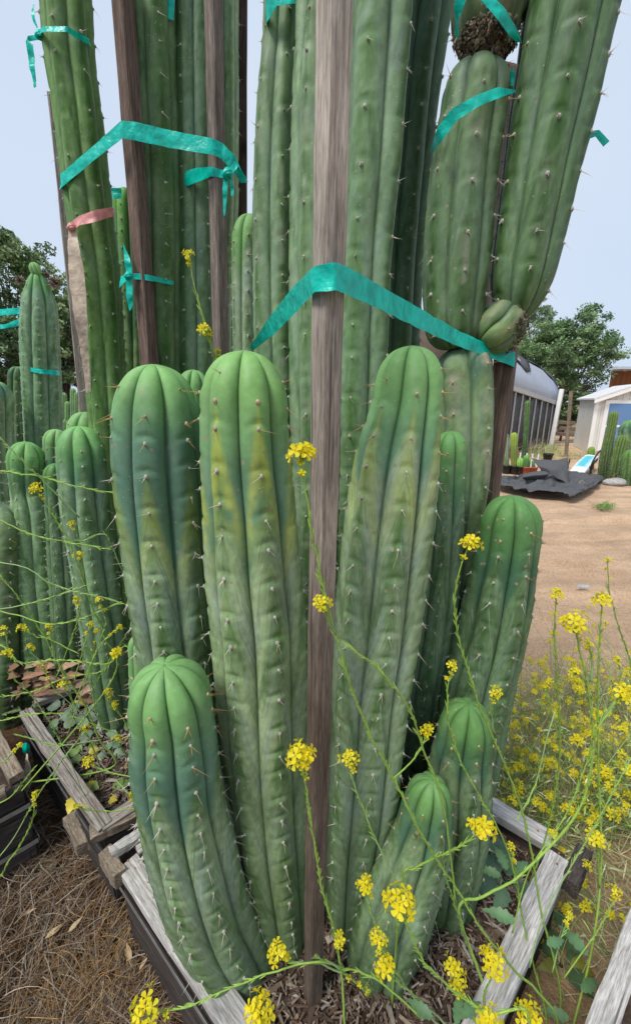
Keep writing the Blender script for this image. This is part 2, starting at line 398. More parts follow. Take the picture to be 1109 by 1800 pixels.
# the corners of the two big planters, square boxes standing corner towards the camera
A_L, A_R, A_F = np.array([-.577, .878]), np.array([.745, .90]), np.array([.105, .30])
A_B = A_L + A_R - A_F
u = nrm(A_L - A_F); vdir = nrm(A_R - A_F)
def planter(name, label, c4, top, soil, mats, seed, strap_z=(.24,), rim_w=.046, nb=3, lift=0, mulch_soil=True):
    """c4: corners front, right, back, left (x, y) of a box; walls of stacked boards, a flat rim, straps and corner posts"""
    cen = np.mean(c4, axis=0); root = thing(name, (cen[0], cen[1], 0), label, 'planter', 'wooden planter boxes')
    rng = random.Random(seed); th = .022
    for k in range(4):
        a, b = np.array(c4[k]), np.array(c4[(k + 1) % 4]); d = nrm(b - a); n = np.array([d[1], -d[0]])     # outward
        hb = (top - .03) / nb
        for q in range(nb):
            z = hb * (q + .5); o = -n * (th / 2 + .008)
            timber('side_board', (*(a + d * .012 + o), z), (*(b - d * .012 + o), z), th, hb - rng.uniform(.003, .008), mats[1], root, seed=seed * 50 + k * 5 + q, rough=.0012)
        rz = top - .013 + rng.uniform(-.003, .003)
        ea, eb = (.004, -.055) if k % 2 == 0 else (.05, .004)
        o = -n * (rim_w / 2 - .012)
        timber('rim_board', (*(a + d * ea + o), rz), (*(b + d * eb + o), rz), rim_w, .028, mats[0], root, seed=seed * 50 + k + 30, rough=.0018, nseg=14)
        for e_ in (.05, .085):
            for base_ in (a + d * e_, b - d * e_):
                q_ = base_ + o + n * rng.uniform(-.008, .008); mbn = MB(); tube(mbn, [(q_[0], q_[1], rz + .008), (q_[0], q_[1], rz + .0158)], [.0028, .0028], 8); mbn.build('nail', M['rust'], root, smooth=False)
        o2 = -n * .052 + d * .05
        timber('corner_post', (*(a + o2), .01), (*(a + o2), top - .034), .045, .045, mats[1], root, up=(d[0], d[1], 0), seed=seed * 50 + k + 40)
        for sz in strap_z:
            timber('strap', (*(a + n * .0045), sz), (*(b + n * .0045), sz), .0016, .016, M['strap'], root, seed=3, rough=.0002)
    # soil surface
    mb = MB(); n_ = 28
    g = np.linspace(0.03, .97, n_); A, B = np.meshgrid(g, g)
    c4 = [np.array(c) for c in c4]
    pt = (c4[0][None, None] * ((1 - A) * (1 - B))[..., None] + c4[1][None, None] * (A * (1 - B))[..., None] + c4[2][None, None] * (A * B)[..., None] + c4[3][None, None] * ((1 - A) * B)[..., None])
    z = soil + (fbm(np.concatenate([pt * 14, 0 * A[..., None]], -1), 3) - .5) * .035
    v = np.concatenate([pt, z[..., None]], -1).reshape(-1, 3)
    mb.add(v, [(i * n_ + j, i * n_ + j + 1, (i + 1) * n_ + j + 1, (i + 1) * n_ + j) for i in range(n_ - 1) for j in range(n_ - 1)])
    mb.build('soil', M['soil'], root)
    return root
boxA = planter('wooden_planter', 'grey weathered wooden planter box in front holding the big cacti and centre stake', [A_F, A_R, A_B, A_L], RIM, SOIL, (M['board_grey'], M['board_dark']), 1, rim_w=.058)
B_F = A_L + np.array([-.075, .075]); S = .80
B_R = B_F + vdir * S * 1.02; B_Lc = B_F + u * S; B_B = B_R + u * S
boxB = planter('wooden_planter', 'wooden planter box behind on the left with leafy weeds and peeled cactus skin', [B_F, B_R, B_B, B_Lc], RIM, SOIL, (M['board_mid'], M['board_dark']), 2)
c0 = G(88, 1395, .34)[:2]; c0 = c0 + np.array([-.10, .03])
boxC = planter('wooden_planter', 'dark planter box at the left edge with a steel strap round it', [c0 - vdir * .7, c0, c0 + u * .7, c0 - vdir * .7 + u * .7], .36, .27, (M['board_tan'], M['board_dark']), 3, (.10, .26))
d0, d1 = G(1118, 1600, RIM)[:2], G(1046, 1800, RIM)[:2]
dd = nrm(d1 - d0); dn = np.array([-dd[1], dd[0]]); dd0 = d0 - dd * .12; dd1 = dd0 + dd * .8
boxD = planter('wooden_planter', 'grey wooden planter rim at the lower right corner of the picture', [dd1, dd1 + dn * .8, dd0 + dn * .8, dd0], RIM, SOIL, (M['board_grey'], M['board_dark']), 4)
# end grain blocks and battens of the left planters
def block(label_name, px0, py0, px1, py1, z, w, t, mat, parent, seed):
    return timber(label_name, G(px0, py0, z), G(px1, py1, z), w, t, mat, parent, seed=seed, rough=.002)
block('batten', 146, 1492, 122, 1440, .325, .032, .04, M['board_tan'], boxB, 71)
block('batten', 160, 1468, 248, 1425, .325, .05, .03, M['board_tan'], boxB, 72)
block('batten', 196, 1500, 262, 1452, .362, .028, .024, M['board_grey'], boxA, 73)
block('batten', 1000, 1560, 1026, 1500, .33, .04, .05, M['board_dark'], boxA, 74)
block('batten', 186, 1502, 214, 1545, .335, .035, .05, M['board_tan'], boxA, 75)
timber('rust_strip', (*(A_F - np.array([u[1], -u[0]]) * -.016), .13), (*(A_L - np.array([u[1], -u[0]]) * -.016), .13), .004, .02, M['rust'], boxA, seed=7)

# ------------------------------------------------------------------ cacti
TIP, BLUE, PALE, DEEP, YEL, GREY = (.185, .375, .125), (.100, .205, .150), (.285, .385, .215), (.048, .122, .030), (.44, .49, .07), (.19, .255, .185)
def cactus_body(root, name, st, ribs=7, seed=0, Y=None, soil=SOIL, ext=0.0, m=12, step=.0065, groove=.205, phase=None, sp=.048,
                tip=.13, blue=.30, yellow=0.0, yamt=.8, old=False, tint=(1, 1, 1), dome=1.25, dome_base=False, spines=1.0, splen=1.0, notch=1.0, scar=0.0, part=True, sub=False):
    """st: stations from the tip down (px, py, half width px[, Y]); Y=(tip, base)"""
    rng = np.random.RandomState(seed); n = len(st)
    py = np.array([s[1] for s in st], float)
    Yt = [s[3] if len(s) > 3 else Y[0] + (Y[1] - Y[0]) * (s[1] - py[0]) / (py[-1] - py[0] + 1e-9) for s in st]
    pts = [P(s[0], s[1], y) for s, y in zip(st, Yt)]; rad = [s[2] * pxm(s[1], y) for s, y in zip(st, Yt)]
    if ext:
        d = nrm(pts[0] - pts[1]); pts = [pts[0] + d * ext] + pts; rad = [rad[0]] + rad
    else: rad[0] = rad[1] if len(rad) > 1 else rad[0]
    if not dome_base:
        d = pts[-1] - pts[-2]
        if pts[-1][2] > soil - .03:
            dz = pts[-1][2] - (soil - .03); d = nrm(d); k = min(dz / max(-d[2], .25), dz * 1.6)
            q = pts[-1] + d * k; q[2] = soil - .03
            pts.append(q); rad.append(rad[-1] * .92)
    pts = np.array(pts); rad = np.array(rad)
    cv = crom(np.column_stack([pts, rad]), 12); arc = np.concatenate([[0], np.cumsum(np.linalg.norm(np.diff(cv[:, :3], axis=0), axis=1))])
    L = arc[-1]; R0 = rad[0 if not ext else 1]
    h = R0 * dome
    s = np.unique(np.concatenate([h * (1 - np.cos(np.linspace(0, math.pi / 2, 14))), np.arange(h, L, step), ([L] if not dome_base else L - h * (1 - np.cos(np.linspace(0, math.pi / 2, 12))))]))
    keep = np.concatenate([[True], np.diff(s) > 1e-4]); s = s[keep]
    C = np.stack([np.interp(s, arc, cv[:, k]) for k in range(3)], -1); Rr = np.interp(s, arc, cv[:, 3])
    T = np.gradient(C, axis=0); T /= np.linalg.norm(T, axis=1)[:, None] + 1e-12
    prof = np.ones_like(s); i = s < h
    prof[i] = np.sqrt(np.clip(1 - (1 - s[i] / h) ** 2.2, 0, 1))
    if dome_base:
        i = s > L - h; prof[i] *= np.sqrt(np.clip(1 - (1 - (L - s[i]) / h) ** 2.3, 0, 1)) * .7 + .3
    Rr = Rr * np.maximum(prof, .05)
    e1 = np.array([1., 0, 0])[None] - T[:, :1] * T; e1 /= np.linalg.norm(e1, axis=1)[:, None]; e2 = np.cross(T, e1)
    ph = rng.uniform(0, 1) * 2 * math.pi / ribs if phase is None else phase
    al = np.linspace(-1, 1, m, endpoint=False); al = np.sign(al) * (1 - (1 - np.abs(al)) ** 1.55)
    a = np.tile(al, ribs); th = ph + (np.repeat(np.arange(ribs), m) + a / 2) * 2 * math.pi / ribs
    wob = .03 * np.sin(s * 7 + rng.uniform(0, 6)); TH = th[None] + wob[:, None]
    S_, A_ = s[:, None], a[None]
    ab = np.abs(A_)
    gr = groove * (1 + .35 * np.exp(-S_ / (R0 * .8))) * (1 - .22 * np.clip(S_ / .9, 0, 1))
    rr = 1 - gr * ab ** (2.8 - 1.05 * np.clip(S_ / .8, 0, 1)) - .055 * np.exp(-(1 - ab) / .05)
    nzp = np.stack([np.cos(TH) * 1.2, np.sin(TH) * 1.2, np.broadcast_to(S_ * 9, TH.shape)], -1) + seed * 3.7
    rr = rr * (1 + (fbm(nzp, 2) - .5) * .07)
    # areoles along each crest, the little chevron notch above each and the swelling below it
    areoles = []
    disp = np.zeros((len(s), ribs * m))
    for r in range(ribs):
        q = .35 * h + rng.uniform(0, .5) * sp + (r % 2) * sp * .45
        sl = slice(r * m, (r + 1) * m); aa = a[sl][None]
        while q < L - .015:
            areoles.append((r, q))
            ds = S_ - q
            fade = min(1, .25 + q / .1)
            disp[:, sl] += notch * fade * (-.050 * np.exp(-((ds + .010 - .016 * np.abs(aa)) / .0048) ** 2) * np.exp(-(aa / .5) ** 2)
                                   + .014 * np.exp(-((ds - .004) / .010) ** 2) * np.exp(-(aa / .4) ** 2))
            q += sp * rng.uniform(.78, 1.25) * (.75 if q < h else 1)
    rr = rr + disp * sstep(0, h * .6, S_)
    RAD = Rr[:, None] * rr
    V = C[:, None] + RAD[..., None] * (np.cos(TH)[..., None] * e1[:, None] + np.sin(TH)[..., None] * e2[:, None])
    # the crown dips a little at the growing point
    dip = np.exp(-(s / (h * .10)) ** 2) * h * .02; V += (T * dip[:, None])[:, None]
    # ---- colour: fresh green tip, blue wax, yellow growth flames on the crests, pale older skin with chevrons
    big = fbm(nzp * 1.1 + 20, 3); fine = fbm(np.stack([np.cos(TH) * 4, np.sin(TH) * 4, np.broadcast_to(S_ * 26, TH.shape)], -1) + seed, 3)
    rib = np.repeat(np.arange(ribs), m)[None]
    jit = (hash3(rib.astype(np.int64), np.int64(seed) + 0 * rib, 0 * rib + 3) - .5) * .05
    se = S_ - (.11 + .09 * np.clip(S_ / .5, 0, 1)) * (ab - .35) * (1 - np.exp(-S_ / .12)) + (big - .5) * .06 + jit
    streak = fbm(np.stack([np.broadcast_to(se * 22, TH.shape), np.broadcast_to(A_ * 2.2, TH.shape), np.broadcast_to(rib * 3.3 + seed, TH.shape)], -1), 3)
    lines = fbm(np.stack([np.broadcast_to(se * 85, TH.shape), np.broadcast_to(A_ * 5, TH.shape), np.broadcast_to(rib * 1.7 + seed, TH.shape)], -1), 2)
    c = mixc(TIP, BLUE, sstep(tip * .2, tip * 1.7, S_ + (big - .5) * .06) * .92)
    if old: c = mixc(GREY, BLUE, sstep(.40, .72, big))
    f = np.broadcast_to(sstep(blue, blue + .035, se), TH.shape); c = mixc(c, PALE, f * .92)
    c = mixc(c, (.10, .185, .055), np.exp(-((se - blue - .02) / .03) ** 2) * np.exp(-(A_ / .6) ** 2) * (.55 if not old else 0))
    chev = .5 + .5 * np.sin(se * 2 * math.pi / (.30 + .06 * rng.uniform(-1, 1)) + rng.uniform(0, 6))
    c = mixc(c, DEEP, sstep(.52, .80, chev * .42 + streak * .62 - .10 * ab) * f * .72)
    c = mixc(c, (.25, .33, .27), sstep(.56, .74, streak * .8 + (1 - chev) * .22 + .05 * ab) * f * .7)
    c = c * (1 + (lines - .5) * .75 * f)[..., None]
    crest = np.exp(-(A_ / (.38 if old else .30)) ** 2) * sstep(.1, .3, S_) * sstep(.3, .6, fine + .15)
    c = mixc(c, (.075, .165, .035), crest * (.82 if old else .62))
    flank = np.exp(-((ab - .72) / .2) ** 2) * sstep(.35, .65, fine)
    c = mixc(c, (.24, .34, .24), flank * (.45 if old else .18) * sstep(.1, .3, S_))
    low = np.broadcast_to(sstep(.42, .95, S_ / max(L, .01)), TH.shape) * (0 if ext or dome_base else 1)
    c = mixc(c, (.065, .125, .040), low * .74)  # darker green foot, with the light falloff painted in as well
    if yellow:
        y0 = yellow - .05 + jit * 1.4
        fl = sstep(y0 + .20 * ab - .03, y0 + .20 * ab + .030, S_) * (1 - sstep(y0 + .07 + .16 * ab, y0 + .19 + .10 * ab, S_)) * sstep(.30, .50, fine * .6 + big * .45)
        c = mixc(c, YEL, np.clip(fl * (1.0 - .75 * ab ** 3), 0, 1) * yamt)
        c = mixc(c, DEEP, np.exp(-((S_ - y0 - .10) / .05) ** 2) * np.exp(-(A_ / .22) ** 2) * .6 * yamt)
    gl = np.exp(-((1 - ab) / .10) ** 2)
    c = mixc(c, (.05, .10, .06), np.broadcast_to(np.exp(-((1 - ab) / .06) ** 2) * .45, TH.shape))  # shade inside the groove painted as a thin dark line
    if scar:
        sc = sstep(.53, .60, fbm(nzp * 3 + 5, 3)) * np.exp(-(A_ / .3) ** 2) * scar; c = mixc(c, (.42, .40, .33), np.clip(sc, 0, 1))
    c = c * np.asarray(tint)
    mb = MB(); k = ribs * m; ns = len(s)
    idx = np.arange(ns * k).reshape(ns, k)
    q4 = np.stack([idx[:-1], np.roll(idx, -1, 1)[:-1], np.roll(idx, -1, 1)[1:], idx[1:]], -1).reshape(-1, 4)
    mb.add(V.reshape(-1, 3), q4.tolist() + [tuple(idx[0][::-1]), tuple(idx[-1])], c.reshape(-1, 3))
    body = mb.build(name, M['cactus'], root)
    sk = np.stack([np.broadcast_to(se, TH.shape), np.broadcast_to(A_, TH.shape), np.broadcast_to(rib * 3.3 + seed * 1.7, TH.shape)], -1)
    body.data.attributes.new('skin', 'FLOAT_VECTOR', 'POINT').data.foreach_set('vector', sk.astype(np.float32).ravel())
    age = (f * sstep(.08, .25, S_) if not old else np.ones(TH.shape) * .35); age = age * (1 - .45 * low); body.data.attributes.new('age', 'FLOAT', 'POINT').data.foreach_set('value', np.ascontiguousarray(np.broadcast_to(age, TH.shape)).astype(np.float32).ravel())
    holder = body if sub else root
    # ---- areoles and spines
    ma, ms = MB(), MB()
    for (r, q) in areoles:
        if rng.rand() > .96: continue
        i = np.searchsorted(s, q); i = min(i, ns - 2); j = r * m + m // 2
        p = V[i, j]; out = nrm(p - C[i]); t = T[i]; sd_ = np.cross(out, t)
        if p[1] > C[i][1] + Rr[i] * .55 and abs(p[0] - C[i][0]) < Rr[i] * .7: continue     # back of the plant
        if s[i] < h: out = nrm(out - t * (1 - s[i] / h))
        ar = .0036 * rng.uniform(.75, 1.2) * min(1, .6 + q / .2) * (R0 / .075) ** .5
        ring = [p + (math.cos(z) * sd_ + math.sin(z) * t * 1.25) * ar * w + out * ar * o for w, o in ((1.0, -.15), (.75, .55)) for z in np.arange(6) * math.pi / 3] + [p + out * ar * .85]
        shade = rng.uniform(.75, 1.1); col = np.array((.40, .37, .33)) * shade
        if q < .1: col = np.array((.46, .34, .24)) * shade
        ma.add(ring, [(z, (z + 1) % 6, 6 + (z + 1) % 6, 6 + z) for z in range(6)] + [(6 + z, 6 + (z + 1) % 6, 12) for z in range(6)], col)
        ns_p = rng.choice([1, 2, 3, 4], p=[.3, .35, .25, .1]) if rng.rand() < spines else 0
        new = q < .17
        for z in range(ns_p):
            d = nrm(out * rng.uniform(.5, 1.1) + t * rng.uniform(-.25, 1.0) * (1 if not new else .5) + sd_ * rng.normal(0, .45))
            ln = splen * rng.uniform(.008, .027) * (1.12 if new else 1) * (R0 / .075) ** .5 * (1.15 if z == 0 else .7); w = .00070 * (R0 / .07) ** .5
            b0 = nrm(np.cross(d, t + .01)); b1 = np.cross(d, b0); o0 = p + out * ar * .3
            vv = [o0 + (math.cos(y) * b0 + math.sin(y) * b1) * w for y in (0, 2.09, 4.19)] + [o0 + d * ln]
            col = np.array((.56, .34, .12) if new else (.62, .56, .46)) * rng.uniform(.7, 1.15)
            ms.add(vv, [(0, 1, 3), (1, 2, 3), (2, 0, 3)], [col * .8, col * .8, col * .8, col * 1.05])
    if ma.n: tag(ma.build('areoles', M['areole'], holder), kind='stuff')
    if ms.n: tag(ms.build('spines', M['spine'], holder, smooth=False), kind='stuff')
    return body, V, C
def cactus(label, st, group, cat='cactus', name='columnar_cactus', **kw):
    Y = kw.get('Y'); yb = st[-1][3] if len(st[-1]) > 3 else Y[1]
    b = P(st[-1][0], st[-1][1], yb)
    root = thing(name, (b[0], b[1], kw.get('soil', SOIL)), label, cat, group)
    cactus_body(root, 'body', st, **kw)
    return root
GA = 'columnar cacti growing in the front planter'; GB = 'columnar cacti in and behind the left planter'
HALF = math.pi / 2
# front planter, nearest ones
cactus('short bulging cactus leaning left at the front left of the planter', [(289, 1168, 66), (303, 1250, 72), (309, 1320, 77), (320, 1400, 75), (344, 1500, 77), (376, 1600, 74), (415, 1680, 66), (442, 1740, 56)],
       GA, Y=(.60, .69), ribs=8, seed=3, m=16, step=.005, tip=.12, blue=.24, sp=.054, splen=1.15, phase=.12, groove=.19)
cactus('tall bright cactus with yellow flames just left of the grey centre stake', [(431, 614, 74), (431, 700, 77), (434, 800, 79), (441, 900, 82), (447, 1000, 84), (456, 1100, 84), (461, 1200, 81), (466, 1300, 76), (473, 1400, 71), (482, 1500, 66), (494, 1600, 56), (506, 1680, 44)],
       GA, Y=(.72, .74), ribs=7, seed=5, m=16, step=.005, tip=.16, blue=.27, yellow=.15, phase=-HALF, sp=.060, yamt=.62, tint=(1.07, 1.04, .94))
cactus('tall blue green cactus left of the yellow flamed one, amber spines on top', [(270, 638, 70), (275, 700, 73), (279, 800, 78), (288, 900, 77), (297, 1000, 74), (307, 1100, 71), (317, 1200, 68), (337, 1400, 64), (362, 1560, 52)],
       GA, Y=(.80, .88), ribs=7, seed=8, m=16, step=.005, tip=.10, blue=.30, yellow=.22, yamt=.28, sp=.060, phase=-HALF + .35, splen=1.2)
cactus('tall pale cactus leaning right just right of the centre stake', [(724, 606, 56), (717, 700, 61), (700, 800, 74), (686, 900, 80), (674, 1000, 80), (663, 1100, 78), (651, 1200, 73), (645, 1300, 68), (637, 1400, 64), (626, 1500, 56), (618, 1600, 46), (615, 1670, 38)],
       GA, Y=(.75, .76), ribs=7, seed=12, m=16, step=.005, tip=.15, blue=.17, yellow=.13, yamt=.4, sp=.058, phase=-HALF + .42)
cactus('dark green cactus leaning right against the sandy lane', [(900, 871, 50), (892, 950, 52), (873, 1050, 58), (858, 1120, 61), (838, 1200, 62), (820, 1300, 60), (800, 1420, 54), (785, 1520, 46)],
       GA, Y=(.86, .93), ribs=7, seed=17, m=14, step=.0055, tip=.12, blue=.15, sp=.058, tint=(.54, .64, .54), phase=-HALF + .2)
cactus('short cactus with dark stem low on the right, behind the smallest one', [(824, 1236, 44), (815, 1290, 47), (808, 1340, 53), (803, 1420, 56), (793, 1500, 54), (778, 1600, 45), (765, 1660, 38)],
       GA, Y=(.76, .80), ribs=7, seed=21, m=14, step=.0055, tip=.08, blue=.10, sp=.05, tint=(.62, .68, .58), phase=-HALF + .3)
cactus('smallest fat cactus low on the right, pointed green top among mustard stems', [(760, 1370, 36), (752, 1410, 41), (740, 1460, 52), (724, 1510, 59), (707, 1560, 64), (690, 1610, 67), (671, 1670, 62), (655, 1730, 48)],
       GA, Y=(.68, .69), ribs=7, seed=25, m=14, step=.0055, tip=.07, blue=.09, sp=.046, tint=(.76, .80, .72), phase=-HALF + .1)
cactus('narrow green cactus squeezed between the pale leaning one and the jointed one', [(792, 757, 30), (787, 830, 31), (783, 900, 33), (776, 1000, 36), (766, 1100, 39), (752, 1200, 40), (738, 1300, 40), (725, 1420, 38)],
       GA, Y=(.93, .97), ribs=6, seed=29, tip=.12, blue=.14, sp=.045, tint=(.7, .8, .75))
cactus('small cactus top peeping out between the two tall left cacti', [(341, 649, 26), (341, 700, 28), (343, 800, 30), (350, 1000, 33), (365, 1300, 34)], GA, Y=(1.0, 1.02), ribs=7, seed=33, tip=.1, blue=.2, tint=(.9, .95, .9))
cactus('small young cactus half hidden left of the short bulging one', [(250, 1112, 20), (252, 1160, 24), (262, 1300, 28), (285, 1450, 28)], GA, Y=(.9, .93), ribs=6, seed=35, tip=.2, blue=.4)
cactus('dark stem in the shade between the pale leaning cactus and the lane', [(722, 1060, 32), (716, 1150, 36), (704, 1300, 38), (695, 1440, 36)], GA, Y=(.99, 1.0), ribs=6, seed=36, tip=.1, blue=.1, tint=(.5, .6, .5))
# tall columns behind the centre stake; they go on above the picture
TALL = dict(old=True, tip=.01, blue=.02, ext=.75, sp=.08)
cactus('tall ridged column left of the stake with a green tape over its top edge', [(502, 0, 40), (495, 150, 44), (489, 300, 46), (488, 500, 46), (492, 700, 46), (498, 900, 46), (505, 1200, 44)], GA, Y=(1.12, 1.12), ribs=6, seed=41, tint=(.72, .80, .74), groove=.30, scar=.5, **TALL)
cactus('tall pale column directly behind the centre stake', [(570, 0, 50), (565, 150, 52), (563, 300, 54), (562, 500, 54), (563, 700, 54), (564, 900, 50), (566, 1200, 46)], GA, Y=(1.02, 1.02), ribs=6, seed=43, tint=(.82, .9, .84), groove=.30, phase=-HALF - .55, scar=.3, **TALL)
cactus('tall pale column right of the centre stake with big dark areoles', [(662, 0, 66), (656, 150, 62), (648, 300, 58), (636, 450, 56), (629, 600, 56), (622, 800, 54), (610, 1100, 50)], GA, Y=(1.0, 1.03), ribs=5, seed=47, tint=(.82, .92, .88), groove=.30, phase=-HALF - .35, **TALL)
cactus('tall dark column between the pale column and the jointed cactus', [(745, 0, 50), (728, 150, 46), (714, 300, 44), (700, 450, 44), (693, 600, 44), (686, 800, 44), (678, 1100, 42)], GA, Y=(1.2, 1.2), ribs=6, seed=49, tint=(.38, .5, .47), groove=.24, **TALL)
cactus('pale green cactus top behind the columns, left of the centre stake', [(442, 376, 32), (440, 440, 33), (440, 520, 33), (440, 620, 31), (446, 800, 32), (455, 1000, 32)], GA, Y=(1.25, 1.27), ribs=7, seed=51, tip=.2, blue=.1, tint=(.9, .9, .9))
# jointed cactus on the right
jr = thing('jointed_cactus', (*P(792, 1150, 1.02)[:2], SOIL), 'jointed cactus on the right with constricted segments and a thick side branch', 'cactus', GA)
JK = dict(old=True, tip=.01, blue=.03, groove=.13, sp=.068, sub=True)
cactus_body(jr, 'lower_segment', [(812, 606, 46), (818, 680, 48), (818, 760, 47), (816, 840, 44), (810, 920, 38), (802, 1000, 36), (792, 1150, 34)], Y=(.98, 1.02), ribs=5, seed=61, tint=(.82, .88, .74), scar=1.0, dome=.75, **JK)
cactus_body(jr, 'upper_segment', [(840, 104, 47), (832, 180, 57), (818, 270, 58), (808, 370, 58), (800, 470, 57), (797, 540, 52), (797, 614, 46)], Y=(.96, .97), ribs=6, seed=63, dome_base=True, tint=(.43, .53, .42), scar=1.0, dome=.9, **JK)
_, VT, CT = cactus_body(jr, 'top_segment', [(862, -330, 52), (862, -180, 60), (860, -60, 64), (856, 20, 62), (846, 112, 52)], Y=(.95, .96), ribs=6, seed=65, dome_base=True, tint=(.36, .36, .26), scar=.9, **JK)
_, VJ, CJ = cactus_body(jr, 'joint_segment', [(908, 546, 34, .95), (890, 562, 40, .95), (868, 582, 42, .955), (842, 606, 36, .96)], ribs=6, seed=67, dome_base=True, tint=(.55, .64, .40), scar=1.0, dome=.6, notch=.6, step=.004, **{k: v for k, v in JK.items()})
cactus_body(jr, 'side_branch', [(1020, -60, 80), (1005, 0, 79), (987, 100, 75), (968, 200, 71), (949, 300, 65), (932, 400, 60), (916, 490, 54), (904, 560, 46)], Y=(.94, .95), ribs=6, seed=69, dome_base=True, ext=.5, tint=(.43, .55, .42), m=16, step=.0055, phase=-HALF + .2, scar=.3, **JK)
# corky scar on the underside of the top segment
def cork(V, C, keep, n, seed, cols):
    g = np.random.RandomState(seed); mb = MB(); nr = V - C[:, None]; nr /= np.linalg.norm(nr, axis=-1)[..., None] + 1e-9
    ii = np.argwhere(keep(V, nr)); ii = ii[g.randint(len(ii), size=n)]
    for (i, j) in ii:
        nn = nr[i, j]; d = V[i, j] + nn * g.uniform(-.001, .003) + g.normal(0, .003, 3); w = g.uniform(.0012, .0042)
        t = nrm(np.cross(nn, g.normal(size=3))); q = np.cross(nn, t)
        mb.add([d - t * w * 2, d + q * w + nn * w * .5, d + t * w * 2, d - q * w, d + nn * w * 1.1], [(0, 1, 4), (1, 2, 4), (2, 3, 4), (3, 0, 4)], np.array(cols[g.randint(len(cols))]) * g.uniform(.5, 1.25))
    tag(mb.build('cork_scar', M['dead'], jr, smooth=False), kind='stuff')
CK = [(.20, .16, .11), (.12, .09, .06), (.28, .25, .19), (.09, .07, .045)]
zt, zb = P(840, 22, .9)[2], P(840, 125, .9)[2]
cork(VT, CT, lambda V, n: (V[..., 2] < zt) & (V[..., 2] > zb) & (n[..., 1] < .2), 1500, 1, CK)
jz = P(900, 560, .93)
cork(VJ, CJ, lambda V, n: (V[..., 0] > jz[0]) & (n[..., 1] < .3), 260, 2, CK)
# left planter: tall columns
TB = dict(old=True, tip=.01, blue=.02, ext=.6, sp=.078, m=10, step=.009)
cactus('tall green column leaning left at the far left, pink ribbon on it', [(117, 0, 42), (124, 100, 41), (138, 200, 40), (149, 300, 39), (162, 400, 38), (174, 500, 37), (182, 600, 35), (190, 700, 34), (200, 850, 33), (215, 1100, 32)], GB, Y=(1.45, 1.5), ribs=6, seed=71, tint=(.56, .76, .38), groove=.22, phase=-HALF + .1, **TB)
cactus('tall twin ridged column just right of the leaning brown stake', [(266, 0, 44), (270, 150, 44), (276, 300, 42), (280, 450, 40), (282, 600, 38), (286, 800, 36), (292, 1050, 34)], GB, Y=(1.5, 1.52), ribs=5, seed=73, tint=(.48, .62, .42), groove=.22, phase=-HALF, **TB)
cactus('tall blue green column left of the grey brown stake', [(340, 0, 36), (342, 150, 36), (345, 300, 35), (346, 450, 35), (347, 600, 35), (348, 800, 34), (350, 1050, 33)], GB, Y=(1.55, 1.57), ribs=5, seed=75, tint=(.46, .60, .54), groove=.22, **TB)
cactus('tall pale column between the grey brown stake and the dark stake', [(396, 0, 24), (396, 150, 24), (395, 300, 25), (392, 450, 25), (390, 600, 25), (388, 900, 24)], GB, Y=(1.68, 1.68), ribs=6, seed=77, tint=(.9, .98, .88), groove=.2, **TB)
cactus('slim green cactus behind the leaning brown stake', [(222, 330, 22), (224, 420, 23), (228, 520, 23), (232, 640, 23), (238, 900, 23)], GB, Y=(1.72, 1.72), ribs=6, seed=79, tip=.2, blue=.4, m=10, step=.009, tint=(.9, 1.05, .7))
# left planter: lower ones
LO = dict(m=10, step=.008, sp=.06)
cactus('round topped cactus at the back of the left clump, top just below the leaning column', [(152, 723, 33), (154, 780, 34), (165, 900, 36), (180, 1100, 36)], GB, Y=(1.62, 1.65), ribs=7, seed=81, tip=.16, blue=.14, tint=(1, 1.02, 1), **LO)
cactus('pale green cactus in front of the left clump leaning left', [(138, 748, 38), (146, 800, 41), (155, 900, 43), (170, 1000, 42), (184, 1100, 40), (196, 1190, 36), (204, 1240, 33)], GB, Y=(1.42, 1.46), ribs=7, seed=83, tip=.12, blue=.13, tint=(.88, 1, .95), **LO)
cactus('cactus with a pinched bright green cap near the left edge', [(47, 776, 27), (47, 820, 29), (49, 862, 26), (58, 900, 33), (68, 1000, 38), (78, 1100, 40), (84, 1165, 40)], GB, Y=(1.82, 1.86), ribs=6, seed=85, tip=.14, blue=.16, tint=(.85, .98, .85), **LO)
cactus('small cactus top behind the pale green leaning one', [(100, 754, 20), (100, 800, 21), (106, 950, 24), (118, 1150, 25)], GB, Y=(1.88, 1.9), ribs=6, seed=87, tip=.12, blue=.2, **LO)
cactus('little dark green cactus top low between the two pale left cacti', [(98, 814, 17), (102, 870, 20), (112, 1000, 24), (125, 1180, 25)], GB, Y=(1.78, 1.8), ribs=6, seed=89, tip=.12, blue=.15, tint=(.55, .65, .55), **LO)
lt = cactus('tall tapering cactus with a small round bud on its tip, tape round its middle', [(64, 478, 15), (67, 500, 21), (70, 540, 28), (71, 600, 31), (75, 700, 31), (79, 800, 31), (84, 950, 32), (88, 1090, 32)], GB, Y=(2.35, 2.4), ribs=7, seed=91, soil=.25, tip=.1, blue=.08, tint=(.7, .88, .82), dome=2.2, **LO)
cactus_body(lt, 'bud', [(58, 461, 9), (62, 472, 9.5), (67, 486, 9)], Y=(2.34, 2.34), ribs=8, seed=93, dome_base=True, m=6, step=.004, tip=.5, blue=.6, spines=0, notch=0)
cactus('short dark cactus left of the bud topped one', [(32, 644, 15), (33, 690, 16), (35, 780, 17), (40, 1000, 18)], GB, Y=(2.5, 2.55), ribs=7, seed=95, soil=.2, tip=.02, blue=.04, tint=(.5, .62, .5), **LO)
